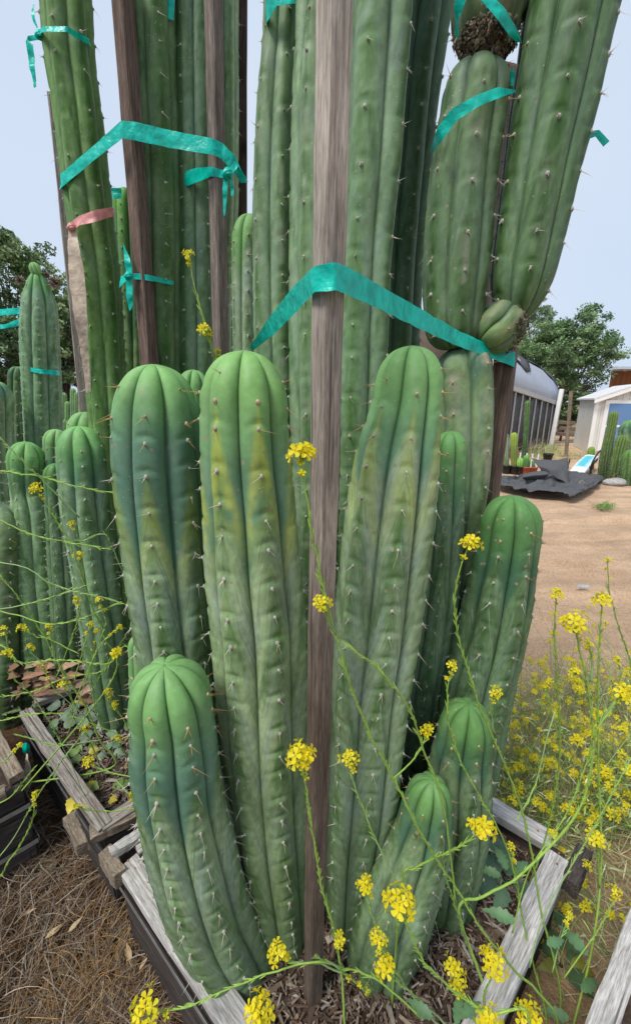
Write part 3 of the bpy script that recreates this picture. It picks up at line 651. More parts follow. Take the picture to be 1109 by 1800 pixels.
cactus('grey green cactus cut off by the left edge of the picture', [(-8, 668, 26), (-6, 760, 28), (-2, 860, 29), (6, 1000, 30), (12, 1120, 30)], GB, Y=(2.15, 2.2), ribs=7, seed=97, soil=.2, tip=.02, blue=.05, tint=(.85, .95, .9), **LO)
cactus('thick old barky trunk low at the left edge', [(4, 886, 42), (4, 950, 44), (4, 1050, 45), (6, 1150, 44), (8, 1220, 42)], GB, Y=(1.78, 1.80), soil=0, ribs=6, seed=99, old=True, tip=.01, blue=.02, scar=1.0, tint=(.6, .68, .52), **LO)
cactus('dark stem in the shade behind the pinched cap cactus', [(128, 880, 22), (130, 980, 25), (138, 1150, 26)], GB, Y=(2.0, 2.0), ribs=6, seed=101, tip=.02, blue=.02, tint=(.5, .6, .5), **LO)

# ------------------------------------------------------------------ stakes
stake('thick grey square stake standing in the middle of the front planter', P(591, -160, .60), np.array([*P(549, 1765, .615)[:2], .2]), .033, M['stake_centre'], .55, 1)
stake('dark brown stake right of the jointed cactus, green tape on its top', P(890, 612, 1.0), np.array([*P(800, 1330, 1.04)[:2], .2]), .044, M['stake_brown'], 1.0, 2)
stake('narrow pale stake in the gap between jointed cactus and side branch', P(889, 120, 1.12), np.array([*P(838, 900, 1.14)[:2], .2]), .034, M['stake_grey'], .2, 3)
stake('reddish brown stake leaning left in front of the twin ridged column', P(212, -60, 1.40), np.array([*P(280, 1000, 1.44)[:2], .2]), .043, M['stake_brown'], 1.15, 4)
stake('grey brown stake with tape knots in front of the blue green column', P(374, -60, 1.42), np.array([*P(384, 1000, 1.46)[:2], .2]), .038, M['stake_mixed'], .9, 5)
stake('nearly black stake right of the left column group', P(422, -60, 1.75), np.array([*P(412, 1000, 1.77)[:2], .2]), .044, M['stake_dark'], .3, 6)
stake('thin grey stake leaning left behind the leaning green column', P(98, 170, 1.62), np.array([*P(166, 1000, 1.66)[:2], .2]), .040, M['stake_grey'], .4, 7)
stake('pale split stake showing right of the dark column', P(737, 430, 1.3), np.array([*P(728, 900, 1.32)[:2], .2]), .02, M['board_grey'], .4, 8)

# ------------------------------------------------------------------ tapes and ribbons
def ribbon(name, rows, mat, parent, sub=7, wrinkle=.0045, seed=0):
    """rows: (x top, y top, x bottom, y bottom, Y); a thin band through them"""
    a = np.array([P(r[0], r[1], r[4]) for r in rows]); b = np.array([P(r[2], r[3], r[4] if len(r) < 6 else r[5]) for r in rows])
    A, B = [], []
    for i in range(len(rows) - 1):
        for t in np.linspace(0, 1, sub, endpoint=False): A.append(a[i] * (1 - t) + a[i + 1] * t); B.append(b[i] * (1 - t) + b[i + 1] * t)
    A.append(a[-1]); B.append(b[-1]); A, B = np.array(A), np.array(B)
    k = 5; w = np.linspace(0, 1, k)
    V = A[:, None] * (1 - w)[None, :, None] + B[:, None] * w[None, :, None]
    V = V + (fbm(V * 55 + seed * 9, 2)[..., None] - .5) * wrinkle * 2 * np.array([.3, 1, .6])
    n = len(A); mb = MB(); q = [(i * k + j, i * k + j + 1, (i + 1) * k + j + 1, (i + 1) * k + j) for i in range(n - 1) for j in range(k - 1)]
    mb.add(V.reshape(-1, 3), q); mb.add(V.reshape(-1, 3) + (0, .0003, 0), [f[::-1] for f in q])      # front and back of the film
    return mb.build(name, mat, parent)
def knot(c, r, mat, parent, seed=0):
    mb = MB(); rng = np.random.RandomState(seed)
    for q in range(3):
        ax = nrm(rng.normal(size=3)); e = nrm(np.cross(ax, (0, 0, 1))); g = np.cross(ax, e)
        t = np.linspace(0, 2 * math.pi, 15); pts = np.asarray(c)[None] + r * .6 * (np.cos(t)[:, None] * e + np.sin(t)[:, None] * g)
        tube(mb, pts, r * .42 * (1 + .2 * np.sin(t * 3)), 6, cap=False)
    return mb.build('knot', mat, parent)
GT = 'green plastic tapes tying up the cacti'
def tape(label, loc, parts, mat=None, group=GT, name='tie_tape'):
    root = thing(name, loc, label, 'tape', group)
    for i, (nm, d) in enumerate(parts):
        if nm == 'knot': knot(P(*d[0]), d[1], mat or M['tape'], root, i + 3)
        else: ribbon(nm, d, mat or M['tape'], root, seed=i + len(label))
    return root
tape('wide green tape stretched over the front of the centre stake to the right stake', P(590, 485, .57),
     [('band', [(438, 612, 445, 616, .98), (470, 563, 479, 590, .80), (512, 508, 521, 548, .66), (553, 467, 553, 513, .577), (589, 460, 589, 510, .566), (612, 470, 610, 518, .585), (660, 497, 659, 540, .66), (730, 538, 729, 574, .78), (800, 578, 798, 606, .88), (872, 612, 870, 632, .955), (905, 618, 904, 645, .962), (903, 620, 903, 643, 1.03)])])
tape('long green tape across the left columns bent over the brown stake', P(215, 225, 1.36),
     [('band', [(112, 316, 104, 334, 1.46), (107, 306, 108, 330, 1.405), (160, 260, 161, 286, 1.375), (214, 212, 216, 243, 1.355), (238, 214, 239, 247, 1.36), (300, 229, 300, 260, 1.38), (372, 243, 375, 272, 1.37), (392, 252, 392, 280, 1.385)]),
      ('tail', [(392, 252, 390, 280, 1.385), (412, 272, 403, 295, 1.39), (424, 296, 414, 306, 1.40), (436, 320, 424, 322, 1.41)])])
tape('knotted green tape hanging on the grey brown stake below the long band', P(395, 308, 1.37),
     [('band', [(322, 302, 322, 330, 1.50), (345, 295, 342, 322, 1.47), (372, 293, 372, 310, 1.41), (396, 300, 396, 313, 1.375)]), ('knot', [(400, 306, 1.37), .016]),
      ('tail', [(393, 308, 401, 312, 1.37), (391, 340, 400, 338, 1.37), (393, 380, 396, 378, 1.375)]), ('tail', [(402, 306, 404, 314, 1.37), (410, 320, 405, 332, 1.37), (411, 343, 406, 345, 1.37)]),
      ('tail', [(400, 300, 404, 312, 1.37), (412, 283, 420, 292, 1.38), (418, 300, 426, 304, 1.39)])])
tape('green tape tied round the leaning column at the top left corner', P(70, 60, 1.42),
     [('band', [(160, 78, 160, 84, 1.47), (156, 68, 157, 79, 1.42), (120, 46, 118, 56, 1.36), (78, 46, 76, 56, 1.37), (68, 52, 68, 66, 1.43)]), ('knot', [(70, 62, 1.42), .011]),
      ('tail', [(68, 58, 72, 66, 1.42), (60, 40, 66, 48, 1.42), (56, 22, 62, 26, 1.43), (58, 8, 60, 8, 1.43)]), ('tail', [(68, 60, 70, 70, 1.42), (50, 63, 48, 73, 1.41), (45, 72, 58, 76, 1.41), (52, 115, 62, 112, 1.415), (61, 155, 65, 152, 1.42)])])
tape('green tape tied low round the leaning brown stake, tails up and down', P(226, 486, 1.38),
     [('band', [(212, 486, 210, 506, 1.39), (228, 480, 226, 490, 1.375), (262, 483, 262, 493, 1.39), (306, 494, 306, 501, 1.46)]), ('knot', [(226, 485, 1.375), .012]),
      ('tail', [(222, 484, 232, 482, 1.375), (219, 460, 232, 462, 1.375), (217, 428, 222, 440, 1.38)]), ('tail', [(221, 488, 231, 488, 1.375), (222, 520, 234, 516, 1.375), (228, 548, 233, 540, 1.38)])])
tape('green tape end hanging between two left columns at the top edge', P(300, 10, 1.48), [('band', [(293, -30, 307, -30, 1.49), (294, 8, 307, 6, 1.48), (296, 33, 306, 36, 1.48)])])
tape('small piece of green tape seen in the gap left of the brown stake', P(202, 338, 1.6), [('band', [(190, 330, 190, 348, 1.6), (214, 331, 214, 350, 1.6)])])
tape('green tape over the edge of the ridged column at the top', P(480, 10, 1.05), [('band', [(468, 50, 470, 52, 1.10), (467, 5, 469, 40, 1.07), (472, -40, 486, 10, 1.045), (520, -60, 525, 5, 1.05), (548, -70, 548, -10, 1.08)])])
tape('green tape slung under the top segment of the jointed cactus', P(880, 30, .90), [('band', [(800, 60, 806, 70, .93), (797, 10, 806, 35, .905), (806, -30, 822, -8, .89), (850, -20, 845, 0, .885), (885, 12, 876, 36, .885), (905, 45, 893, 60, .90), (917, 76, 905, 72, .92)])])
tape('green tape wound diagonally round the upper jointed segment', P(830, 190, .90), [('band', [(757, 262, 760, 270, .95), (768, 225, 776, 248, .895), (795, 190, 802, 212, .875), (840, 166, 840, 187, .87), (875, 153, 877, 172, .88), (905, 158, 905, 162, .93)])])
tape('short green tape piece behind the upper jointed segment', P(898, 138, 1.1), [('band', [(885, 120, 885, 148, 1.1), (912, 128, 908, 153, 1.1)])])
tape('green tape end sticking out right of the side branch', P(1050, 240, .98), [('band', [(1028, 232, 1028, 246, .98), (1052, 228, 1046, 240, .975), (1071, 248, 1060, 258, .97)])])
tape('green tape round the middle of the bud topped cactus', P(76, 650, 2.28), [('band', [(45, 645, 45, 652, 2.36), (52, 646, 52, 653, 2.28), (76, 649, 76, 657, 2.25), (100, 651, 100, 660, 2.28), (106, 652, 106, 660, 2.38)])])
tape('upper of two green tapes running off the left edge', P(15, 547, 2.4), [('band', [(-30, 546, -30, 557, 2.5), (20, 542, 20, 553, 2.42), (40, 540, 40, 552, 2.42)])])
tape('lower of two green tapes running off the left edge', P(15, 568, 2.4), [('band', [(-30, 572, -30, 582, 2.5), (10, 570, 10, 577, 2.42), (40, 558, 40, 572, 2.42)])])
tape('green tape shred knotted on the dark planter box', G(47, 1315, .37), [('band', [(40, 1308, 40, 1322, 1.29), (47, 1306, 47, 1325, 1.28), (54, 1310, 53, 1322, 1.29)])])
tape('pink ribbon tied round the leaning green column', P(150, 385, 1.42), [('band', [(203, 372, 203, 378, 1.47), (198, 364, 200, 380, 1.42), (165, 370, 168, 390, 1.36), (138, 380, 140, 396, 1.365), (122, 394, 127, 408, 1.39)]), ('knot', [(126, 400, 1.375), .012])], mat=M['pink'], group='ribbons')
tape('long faded cream ribbon hanging below the pink ribbon', P(135, 470, 1.44), [('band', [(121, 400, 133, 403, 1.38), (120, 440, 142, 440, 1.365), (122, 500, 150, 500, 1.365), (132, 560, 154, 560, 1.37), (142, 620, 156, 618, 1.40), (152, 690, 160, 690, 1.42)])], mat=M['pale'], group='ribbons')
tape('limp cream ribbon end hanging from the dark planter box', G(48, 1350, .36), [('band', [(46, 1326, 48, 1326, 1.24), (44, 1355, 56, 1352, 1.22), (40, 1375, 56, 1375, 1.2), (46, 1392, 50, 1392, 1.2)])], mat=M['pale'], group='ribbons')

# ------------------------------------------------------------------ mulch, straw and litter
def chips(name, label, poly, z, n, size, cols, mat, seed, cat='mulch', thick=.0016, zj=.016):
    g = np.random.RandomState(seed); poly = [np.asarray(p) for p in poly]; a, b = g.rand(2, n, 1)
    p = poly[0] * (1 - a) * (1 - b) + poly[1] * a * (1 - b) + poly[2] * a * b + poly[3] * (1 - a) * b
    ln = size * g.gamma(2.2, .42, n); w = ln * g.uniform(.07, .24, n) + .0012; t = thick * g.uniform(.5, 1.5, n)
    an = g.uniform(0, 6.28, n); ti = g.normal(0, .25, n)
    d = np.stack([np.cos(an) * np.cos(ti), np.sin(an) * np.cos(ti), np.sin(ti)], -1); s_ = np.stack([-np.sin(an), np.cos(an), g.normal(0, .35, n)], -1)
    s_ /= np.linalg.norm(s_, axis=1)[:, None]; up = np.cross(d, s_)
    c = np.concatenate([p, (z + g.uniform(0, zj, n))[:, None]], -1); k = g.uniform(.3, 1, n)
    V = np.stack([c + d * (x * ln / 2)[:, None] + s_ * (y * w / 2 * (k if x > 0 else 1))[:, None] + up * (q * t)[:, None] for q in (0, 1) for (x, y) in ((-1, -1), (1, -.8), (1, .7), (-1, 1))], 1)
    fc = np.array([(3, 2, 1, 0), (4, 5, 6, 7), (0, 1, 5, 4), (1, 2, 6, 5), (2, 3, 7, 6), (3, 0, 4, 7)])
    f = (np.arange(n)[:, None, None] * 8 + fc[None]).reshape(-1, 4); cc = np.array(cols)[g.randint(len(cols), size=n)] * g.uniform(.6, 1.25, n)[:, None]
    mb = MB(); mb.add(V.reshape(-1, 3), f.tolist(), np.repeat(cc, 8, 0))
    return tag(mb.build(name, mat, smooth=False), label, cat, kind='stuff')
MC = [(.10, .065, .045), (.16, .11, .08), (.22, .17, .13), (.07, .045, .032), (.30, .26, .22)]
ins = lambda c4, k=.06: [np.array(c) * (1 - k) + np.mean(c4, axis=0) * k for c in c4]
chips('mulch_chips', 'brown shredded bark mulch covering the front planter soil', ins([A_F, A_R, A_B, A_L], .12), SOIL + .004, 12000, .017, MC, M['mulch'], 1)
chips('mulch_chips', 'brown bark mulch covering the left planter soil', ins([B_F, B_R, B_B, B_Lc], .12), SOIL + .004, 6000, .017, MC, M['mulch'], 2)
def blades(name, label, pts, cols, mat, seed, ln=(.06, .16), w=.0014, flat=.35, cat='straw', nseg=4):
    g = np.random.RandomState(seed); p = np.array(pts); n = len(p)
    an = g.uniform(0, 6.28, n); L = g.uniform(ln[0], ln[1], n)[:, None]; el = g.uniform(0, 1, n) ** 2 * flat * 1.5; bend = g.normal(0, .35, n)[:, None]
    d = np.stack([np.cos(an) * np.cos(el), np.sin(an) * np.cos(el), np.sin(el)], -1); sd_ = np.stack([-np.sin(an), np.cos(an), 0 * an], -1); up = np.array([0, 0, 1.])
    q = []
    for i in range(nseg + 1):
        t = i / nseg; c = p + d * L * t + sd_ * L * bend * t * t - up * (L * .5 * t * t * np.sin(el)[:, None]); ww = w * (1 - .75 * t)
        q += [c - sd_ * ww, c + sd_ * ww + up * ww * .6]
    V = np.stack(q, 1); k = 2 * (nseg + 1); fc = np.array([(2 * i, 2 * i + 1, 2 * i + 3, 2 * i + 2) for i in range(nseg)])
    f = (np.arange(n)[:, None, None] * k + fc[None]).reshape(-1, 4); cc = np.array(cols)[g.randint(len(cols), size=n)] * g.uniform(.65, 1.25, n)[:, None]
    mb = MB(); mb.add(V.reshape(-1, 3), f.tolist(), np.repeat(cc, k, 0))
    return tag(mb.build(name, mat), label, cat, kind='stuff')
rng = np.random.RandomState(5)
def outside(x, y, c4, m=.02):
    c4 = [np.asarray(c) for c in c4]; s_ = []
    for k in range(4):
        a, b = c4[k], c4[(k + 1) % 4]; s_.append((b[0] - a[0]) * (y - a[1]) - (b[1] - a[1]) * (x - a[0]) < -m)
    return any(s_)
BOXES = [[A_F, A_R, A_B, A_L], [B_F, B_R, B_B, B_Lc]]
pts = []
while len(pts) < 11000:
    x, y = rng.uniform(-1.5, .02), rng.uniform(.2, 1.5)
    if all(outside(x, y, b) for b in BOXES) and vnoise(np.array([x * 4, y * 4, .3])) > rng.rand() * (.75 if y < .7 else 1.5): pts.append(np.array([x, y, .005 + abs(rng.normal(0, .014))]))
blades('dry_straw', 'grey dry straw and dead grass on the dirt left of the planters', pts, [(.20, .155, .11), (.14, .095, .06), (.29, .245, .19), (.19, .105, .045), (.09, .058, .035)], M['straw'], 6, (.05, .17), .0013)
pts = [np.array([x, y, .0]) for x, y in zip(rng.normal(-.62, .09, 700), rng.normal(.74, .10, 700)) if all(outside(x, y, b, .01) for b in BOXES)]
blades('dry_grass_clump', 'rusty dry grass clump on the dirt by the left planter', pts, [(.30, .17, .06), (.36, .24, .10), (.22, .12, .05)], M['straw'], 7, (.06, .16), .0012, .9, 'grass')
# dry curled leaves
def leaf(mb, base, d, up, L, w, col, fold=.25, curl=.25, teeth=0, n=7, mat=0):
    d, up = nrm(d), nrm(up); s_ = nrm(np.cross(d, up)); up = np.cross(s_, d); v, c = [], []
    for i in range(n + 1):
        t = i / n; ww = w * math.sin(math.pi * min(1, t ** .75 * .97 + .02)) * (1 + teeth * (1 if i % 2 else -1) * .5)
        m_ = base + d * L * t - up * curl * L * t * t
        v += [m_ - s_ * ww + up * fold * ww, m_, m_ + s_ * ww + up * fold * ww]; k = 1 + .12 * (i % 2); c += [np.array(col) * k, np.array(col) * 1.2, np.array(col) * k]
    f = []
    for i in range(n): f += [(3 * i, 3 * i + 1, 3 * i + 4, 3 * i + 3), (3 * i + 1, 3 * i + 2, 3 * i + 5, 3 * i + 4)]
    mb.add(v, f, np.array(c), mat)
for i, (px, py, an, L) in enumerate([(80, 1650, .6, .07), (120, 1640, .9, .06), (40, 1610, .4, .05), (230, 1690, 2.2, .06), (245, 1705, 1.0, .04)]):
    mb = MB(); g = G(px, py, .03); leaf(mb, g, (math.cos(an), math.sin(an), .15), (0, 0, 1), L * .8, L * .12, (.34, .25, .14), .5, -.1)
    tag(mb.build('dry_leaf', M['dead'], loc=g), ['tan dry leaf blade on straw, nearest the left edge middle', 'tan dry leaf blade on straw pointing at the planter', 'short tan dry leaf on straw, farthest left', 'tan dry leaf close against the planter wall', 'small curled dry leaf beside the planter wall'][i], 'leaf', 'dry leaves')
# peeled cactus skin heap
mb = MB(); rng = np.random.RandomState(31)
hp = thing('peeled_skin_heap', G(85, 1200, SOIL), 'heap of dry orange brown peeled cactus skin in the left planter', 'debris')
for i in range(64):
    mb = MB(); c = G(rng.uniform(15, 165), rng.uniform(1170, 1225), SOIL + rng.uniform(.0, .10))
    an = rng.normal(.15, .5); leaf(mb, c, (math.cos(an), math.sin(an) * .4, rng.normal(.1, .25)), (rng.normal(0, .5), -.6, 1), rng.uniform(.04, .15), rng.uniform(.007, .026), np.array(((.22, .12, .07), (.16, .085, .05), (.28, .18, .115))[i % 3]) * rng.uniform(.55, 1.15), rng.uniform(.3, 1.0), rng.uniform(-.2, .3), .25)
    mb.build('skin_piece', M['dead'], hp)

# ------------------------------------------------------------------ mustard
STEM, STEM2 = (.25, .40, .07), (.22, .33, .13)
def flower_head(mb, c, r, rng, n=16, up=(0, 0, 1), buds=6):
    up = nrm(up)
    for i in range(n):
        a = i * 2.399 + rng.uniform(-.3, .3); el = .15 + 1.25 * (i / n) ** .7 * rng.uniform(.8, 1.2)
        e1 = nrm(np.cross(up, (.3, 1, .1))); e2 = np.cross(up, e1)
        out = nrm(up * math.cos(el) + (math.cos(a) * e1 + math.sin(a) * e2) * math.sin(el))
        fc = c + out * r * rng.uniform(.45, 1.12) * np.array([1, 1, .8]); pl = min(max(r * .42, .0045), .0095) * rng.uniform(.85, 1.2)
        f1 = nrm(np.cross(out, (.2, .1, 1))); f2 = np.cross(out, f1); rot = rng.uniform(0, 1.57)
        col = np.array((.97, .84, .03)) * rng.uniform(.88, 1.03)
        for k in range(4):
            an = rot + k * HALF; d = math.cos(an) * f1 + math.sin(an) * f2; s_ = np.cross(out, d); cup = rng.uniform(.05, .45)
            q = lambda x, y, z: fc + d * x * pl + s_ * y * pl + out * z * pl
            v = [q(.05, -.06, 0), q(.05, .06, 0), q(.5, .28, cup * .5), q(.88, .40, cup), q(1.08, .14, cup * .9), q(1.08, -.14, cup * .9), q(.88, -.40, cup), q(.5, -.28, cup * .5), q(.6, 0, cup * .35)]
            mb.add(v, [(0, 1, 8), (1, 2, 8), (2, 3, 8), (3, 4, 8), (4, 5, 8), (5, 6, 8), (6, 7, 8), (7, 0, 8)], col, 1)
        mb.add([fc + out * pl * .25 + f1 * pl * .12, fc + out * pl * .25 - f1 * pl * .06 + f2 * pl * .1, fc + out * pl * .25 - f1 * pl * .06 - f2 * pl * .1, fc + out * pl * .6], [(0, 1, 3), (1, 2, 3), (2, 0, 3)], (.55, .45, .02), 1)
        tube(mb, [c - up * r * .55, c * .4 + fc * .6 - up * r * .15, fc], [.0006, .0005, .0005], 3, STEM, 0, False)
    for i in range(buds):
        o = nrm(up + rng.normal(0, .35, 3)); b = c + o * r * rng.uniform(.55, .9)
        tube(mb, [b - o * .003, b, b + o * .002, b + o * .0035], [.0004, .0014, .0012, .0002], 5, (.42, .45, .05), 0, False)
def pods(mb, pts, rng, f0, f1, gap=.0075, ln=.016, up=None):
    d = np.concatenate([[0], np.cumsum(np.linalg.norm(np.diff(pts, axis=0), axis=1))]); q = d[-1] * f0; k = 0
    while q < d[-1] * f1:
        p = np.array([np.interp(q, d, pts[:, i]) for i in range(3)]); p2 = np.array([np.interp(q - .004, d, pts[:, i]) for i in range(3)]); t = nrm(p2 - p)      # towards the head
        sd_ = nrm(np.cross(t, rng.normal(size=3))); o = nrm(t * 1.0 + sd_ * rng.uniform(.16, .42)); L = ln * rng.uniform(.7, 1.25)
        c = np.array(STEM) * rng.uniform(.85, 1.3)
        tube(mb, [p, p + o * L * .25 + t * L * .05, p + o * L * .7 + t * L * .08, p + o * L + t * L * .12], [.0006, .0012, .0011, .0002], 4, c, 0, False)
        q += gap * rng.uniform(.6, 1.4)
def mustard(label, branches, seed, group='mustard plants', leaves=(), podded=True, thick=1.0, dead=()):
    """branches: (points [(px, py, Y)...] from flower to foot, head radius px or 0)"""
    rng = np.random.RandomState(seed); foot = P(*branches[0][0][-1]); root = thing('mustard_plant', foot, label, 'wildflower', group)
    for bi, (pp, hr) in enumerate(branches):
        w = np.array([P(*p) for p in pp])
        gz = 0.0 if all(outside(w[-1][0], w[-1][1], b_) for b_ in BOXES) else SOIL
        if bi == 0 and w[-1][2] - gz > .03: w = np.vstack([w, [w[-1][0] + (-.4 if w[-1][0] < -.6 else 0), w[-1][1], gz - .01]])     # down to its root
        pts = crom(w, 8); n = len(pts); mb = MB()
        base = .0027 if bi == 0 else .0020
        pts = pts + (fbm(pts * 40 + seed, 2)[:, None] - .5) * .004
        tube(mb, pts, np.linspace(.0011, base, n) * thick, 6, np.array(STEM) * rng.uniform(.85, 1.15) if bi % 2 == 0 else np.array(STEM2) * rng.uniform(.9, 1.2))
        if podded: pods(mb, pts, rng, .05 if hr else 0, .62)
        mb.build('stem' if bi == 0 else 'side_stem', [M['stem'], M['petal']], root)
        if hr:
            r = hr * pxm(pp[0][1], pp[0][2]); hb = MB(); flower_head(hb, w[0], r, rng, int(np.clip(hr * .68, 6, 18)), nrm(w[0] - w[1]) * .6 + np.array([0, -.15, .5]))
            hb.build('flower_head', [M['stem'], M['petal']], root)
            # a few loose blossoms under the head
            for q in range(2):
                lb = MB(); i = 2 + q * 2; flower_head(lb, pts[min(i, n - 1)] + rng.normal(0, .003, 3), r * .32, rng, 3, buds=1); lb.build('blossom', [M['stem'], M['petal']], root)
    for (px, py, Y, an, L, tint) in leaves:
        mb = MB(); leaf(mb, P(px, py, Y), (math.cos(an), math.sin(an) * .6, .15), (0, -.4, 1), L, L * .2, np.array((.10, .20, .09)) * tint, .3, .4, .35, 10); mb.build('leaf', M['leaf'], root)
    return root
mustard('mustard stem rising in front of the centre stake, flower beside the flamed cactus', [
    ([(531, 800, .50), (540, 880, .50), (558, 980, .51), (580, 1080, .52), (600, 1150, .52), (625, 1230, .53), (655, 1300, .54), (690, 1365, .55), (722, 1430, .55), (760, 1500, .56), (800, 1560, .57), (850, 1640, .57), (900, 1700, .57), (980, 1800, .57)], 25),
    ([(564, 1060, .50), (574, 1085, .51), (590, 1115, .52)], 17),
    ([(606, 1135, .52), (650, 1165, .53), (690, 1205, .54), (722, 1255, .55), (745, 1320, .56), (775, 1400, .56), (790, 1490, .565), (800, 1590, .57)], 0)], 1)
mustard('mustard stem with its flower on the dark cactus right of the narrow one', [
    ([(824, 958, .66), (808, 1000, .66), (798, 1060, .67), (808, 1130, .68), (826, 1190, .69), (846, 1250, .70), (872, 1310, .71), (905, 1390, .72), (930, 1480, .72), (950, 1600, .7), (985, 1750, .66)], 20),
    ([(869, 1220, .68), (862, 1245, .69), (868, 1290, .71)], 13),
    ([(795, 1173, .66), (785, 1220, .66), (792, 1290, .66), (815, 1350, .67), (860, 1430, .68), (890, 1490, .69), (910, 1560, .69)], 12)], 2)
mustard('mustard plant at the foot of the centre stake with a flower halfway up the stake', [
    ([(531, 1330, .50), (540, 1400, .50), (552, 1480, .51), (566, 1560, .515), (586, 1630, .52), (598, 1700, .52), (606, 1810, .51)], 26),
    ([(614, 1334, .54), (622, 1375, .54), (645, 1440, .54), (672, 1500, .54), (700, 1560, .54)], 16),
    ([(596, 1650, .50), (594, 1670, .51), (600, 1700, .52)], 12),
    ([(491, 1675, .50), (520, 1690, .505), (560, 1693, .51), (602, 1712, .52)], 19),
    ([(262, 1778, .47), (320, 1772, .48), (400, 1740, .49), (480, 1708, .50), (550, 1690, .505), (604, 1700, .515)], 32),
    ([(552, 1682, .49), (575, 1690, .50), (600, 1702, .51)], 0)], 3)
mustard('mustard with the biggest yellow flower in front of the smallest cactus', [
    ([(704, 1588, .47), (722, 1640, .47), (745, 1690, .475), (800, 1745, .48), (860, 1780, .48), (930, 1800, .48)], 30),
    ([(642, 1557, .56), (652, 1600, .56), (668, 1650, .56), (690, 1700, .555), (740, 1770, .55), (800, 1830, .54)], 17),
    ([(664, 1650, .54), (676, 1668, .54), (690, 1705, .55)], 16),
    ([(676, 1697, .52), (690, 1720, .53), (740, 1760, .54), (800, 1820, .53)], 20),
    ([(640, 1740, .55), (600, 1705, .54), (660, 1720, .54), (740, 1790, .53)], 9)], 4, leaves=[(800, 1800, .5, 1.2, .05, 1), (760, 1790, .5, 2.4, .05, .8)])
mustard('mustard flower at the end of a crooked stem beside the right planter corner', [
    ([(845, 1458, .58), (822, 1478, .58), (800, 1492, .585), (778, 1502, .59), (730, 1525, .60), (705, 1555, .60)], 22),
    ([(778, 1502, .59), (782, 1540, .60), (800, 1590, .61), (820, 1660, .62), (845, 1720, .62), (850, 1760, .62)], 0),
    ([(750, 1285, .66), (742, 1310, .66), (722, 1340, .66), (690, 1370, .66)], 14)], 5)
mustard('tallest mustard at the right with a broad flower over the sand', [
    ([(1010, 1100, .72), (1022, 1160, .72), (1036, 1230, .72), (1042, 1310, .72), (1030, 1390, .72), (1006, 1440, .71), (965, 1490, .70), (905, 1545, .68), (850, 1575, .66), (806, 1597, .64), (835, 1690, .62), (870, 1800, .6)], 29),
    ([(1010, 1182, .73), (1025, 1195, .73), (1038, 1225, .725)], 11),
    ([(1093, 1220, .73), (1070, 1250, .73), (1050, 1280, .72), (1042, 1300, .72)], 21),
    ([(1034, 1135, .74), (1040, 1160, .74), (1038, 1200, .73)], 8)], 6, thick=1.35, podded=True)
mustard('slim upright mustard left of the tallest one at the edge of the lane', [
    ([(977, 1047, .86), (974, 1120, .86), (980, 1220, .86), (983, 1330, .86), (970, 1420, .86), (950, 1500, .85), (915, 1590, .83), (880, 1680, .80)], 14),
    ([(965, 1198, .87), (962, 1220, .87), (972, 1260, .865), (981, 1300, .86)], 9)], 7)
mustard('upright mustard right of the tallest one, flower near the right edge', [
    ([(1058, 1058, .80), (1052, 1140, .80), (1050, 1250, .80), (1052, 1370, .79), (1056, 1480, .77), (1052, 1580, .74), (1035, 1690, .70), (1005, 1810, .66)], 17),
    ([(1084, 1160, .82), (1090, 1190, .82), (1080, 1230, .81), (1052, 1270, .80)], 7),
    ([(1047, 1475, .72), (1050, 1500, .73), (1053, 1560, .745)], 17)], 8, thick=1.2, leaves=[(1032, 1680, .68, 1.9, .07, 1), (1000, 1790, .64, 2.8, .06, 1), (1020, 1740, .66, .4, .06, 1.1)])
mustard('thin mustard stem far right with a small flower above the rutted sand', [([(1067, 987, .95), (1072, 1050, .95), (1090, 1110, .95), (1108, 1170, .95), (1125, 1240, .95), (1130, 1400, .9), (1110, 1600, .8)], 7)], 9, thick=.8)
mustard('mustard cluster at the bottom right over the grey planter rim', [
    ([(865, 1692, .52), (862, 1720, .52), (850, 1755, .53), (860, 1830, .53)], 23),
    ([(796, 1702, .56), (800, 1725, .56), (815, 1765, .55), (850, 1820, .54)], 18),
    ([(806, 1732, .55), (818, 1760, .55), (840, 1800, .54)], 14),
    ([(932, 1788, .50), (940, 1815, .50), (945, 1850, .50)], 24),
    ([(862, 1800, .47), (866, 1830, .47), (870, 1860, .47)], 24),
    ([(456, 1778, .44), (470, 1815, .44), (520, 1850, .45), (800, 1870, .48)], 26)], 10, leaves=[(810, 1785, .5, .5, .05, .9), (905, 1620, .55, 2.6, .055, 1)])
mustard('leggy mustard over the right planter rim with small side flowers', [
    ([(898, 1490, .72), (905, 1530, .71), (915, 1600, .70), (935, 1690, .67), (960, 1800, .62)], 10),
    ([(1000, 1612, .70), (985, 1650, .69), (970, 1710, .66)], 9), ([(1080, 1570, .72), (1070, 1600, .71), (1040, 1650, .69), (990, 1720, .65)], 12),
    ([(905, 1445, .74), (940, 1380, .78), (960, 1300, .80), (975, 1250, .82)], 0),
    ([(1060, 1250, .80), (1000, 1420, .76), (930, 1530, .72), (900, 1640, .68)], 0), ([(1109, 1330, .75), (1040, 1460, .72), (960, 1600, .68), (930, 1700, .64)], 0)], 11, leaves=[(890, 1530, .72, 1.6, .06, .9), (905, 1535, .72, .7, .055, .9), (880, 1540, .72, 2.6, .05, .85), (960, 1660, .66, .2, .05, 1)])
mustard('thin mustard in front of the grey brown stake, flower above the tall cacti', [
    ([(332, 450, .95), (340, 490, .95), (350, 530, .95), (362, 570, .95), (372, 610, .955), (380, 650, .96), (392, 800, .97), (400, 1000, .98), (400, 1300, 1.0)], 11),
    ([(361, 584, .94), (368, 605, .945), (374, 630, .955)], 14), ([(383, 620, .96), (384, 650, .96), (386, 700, .965)], 6)], 12)
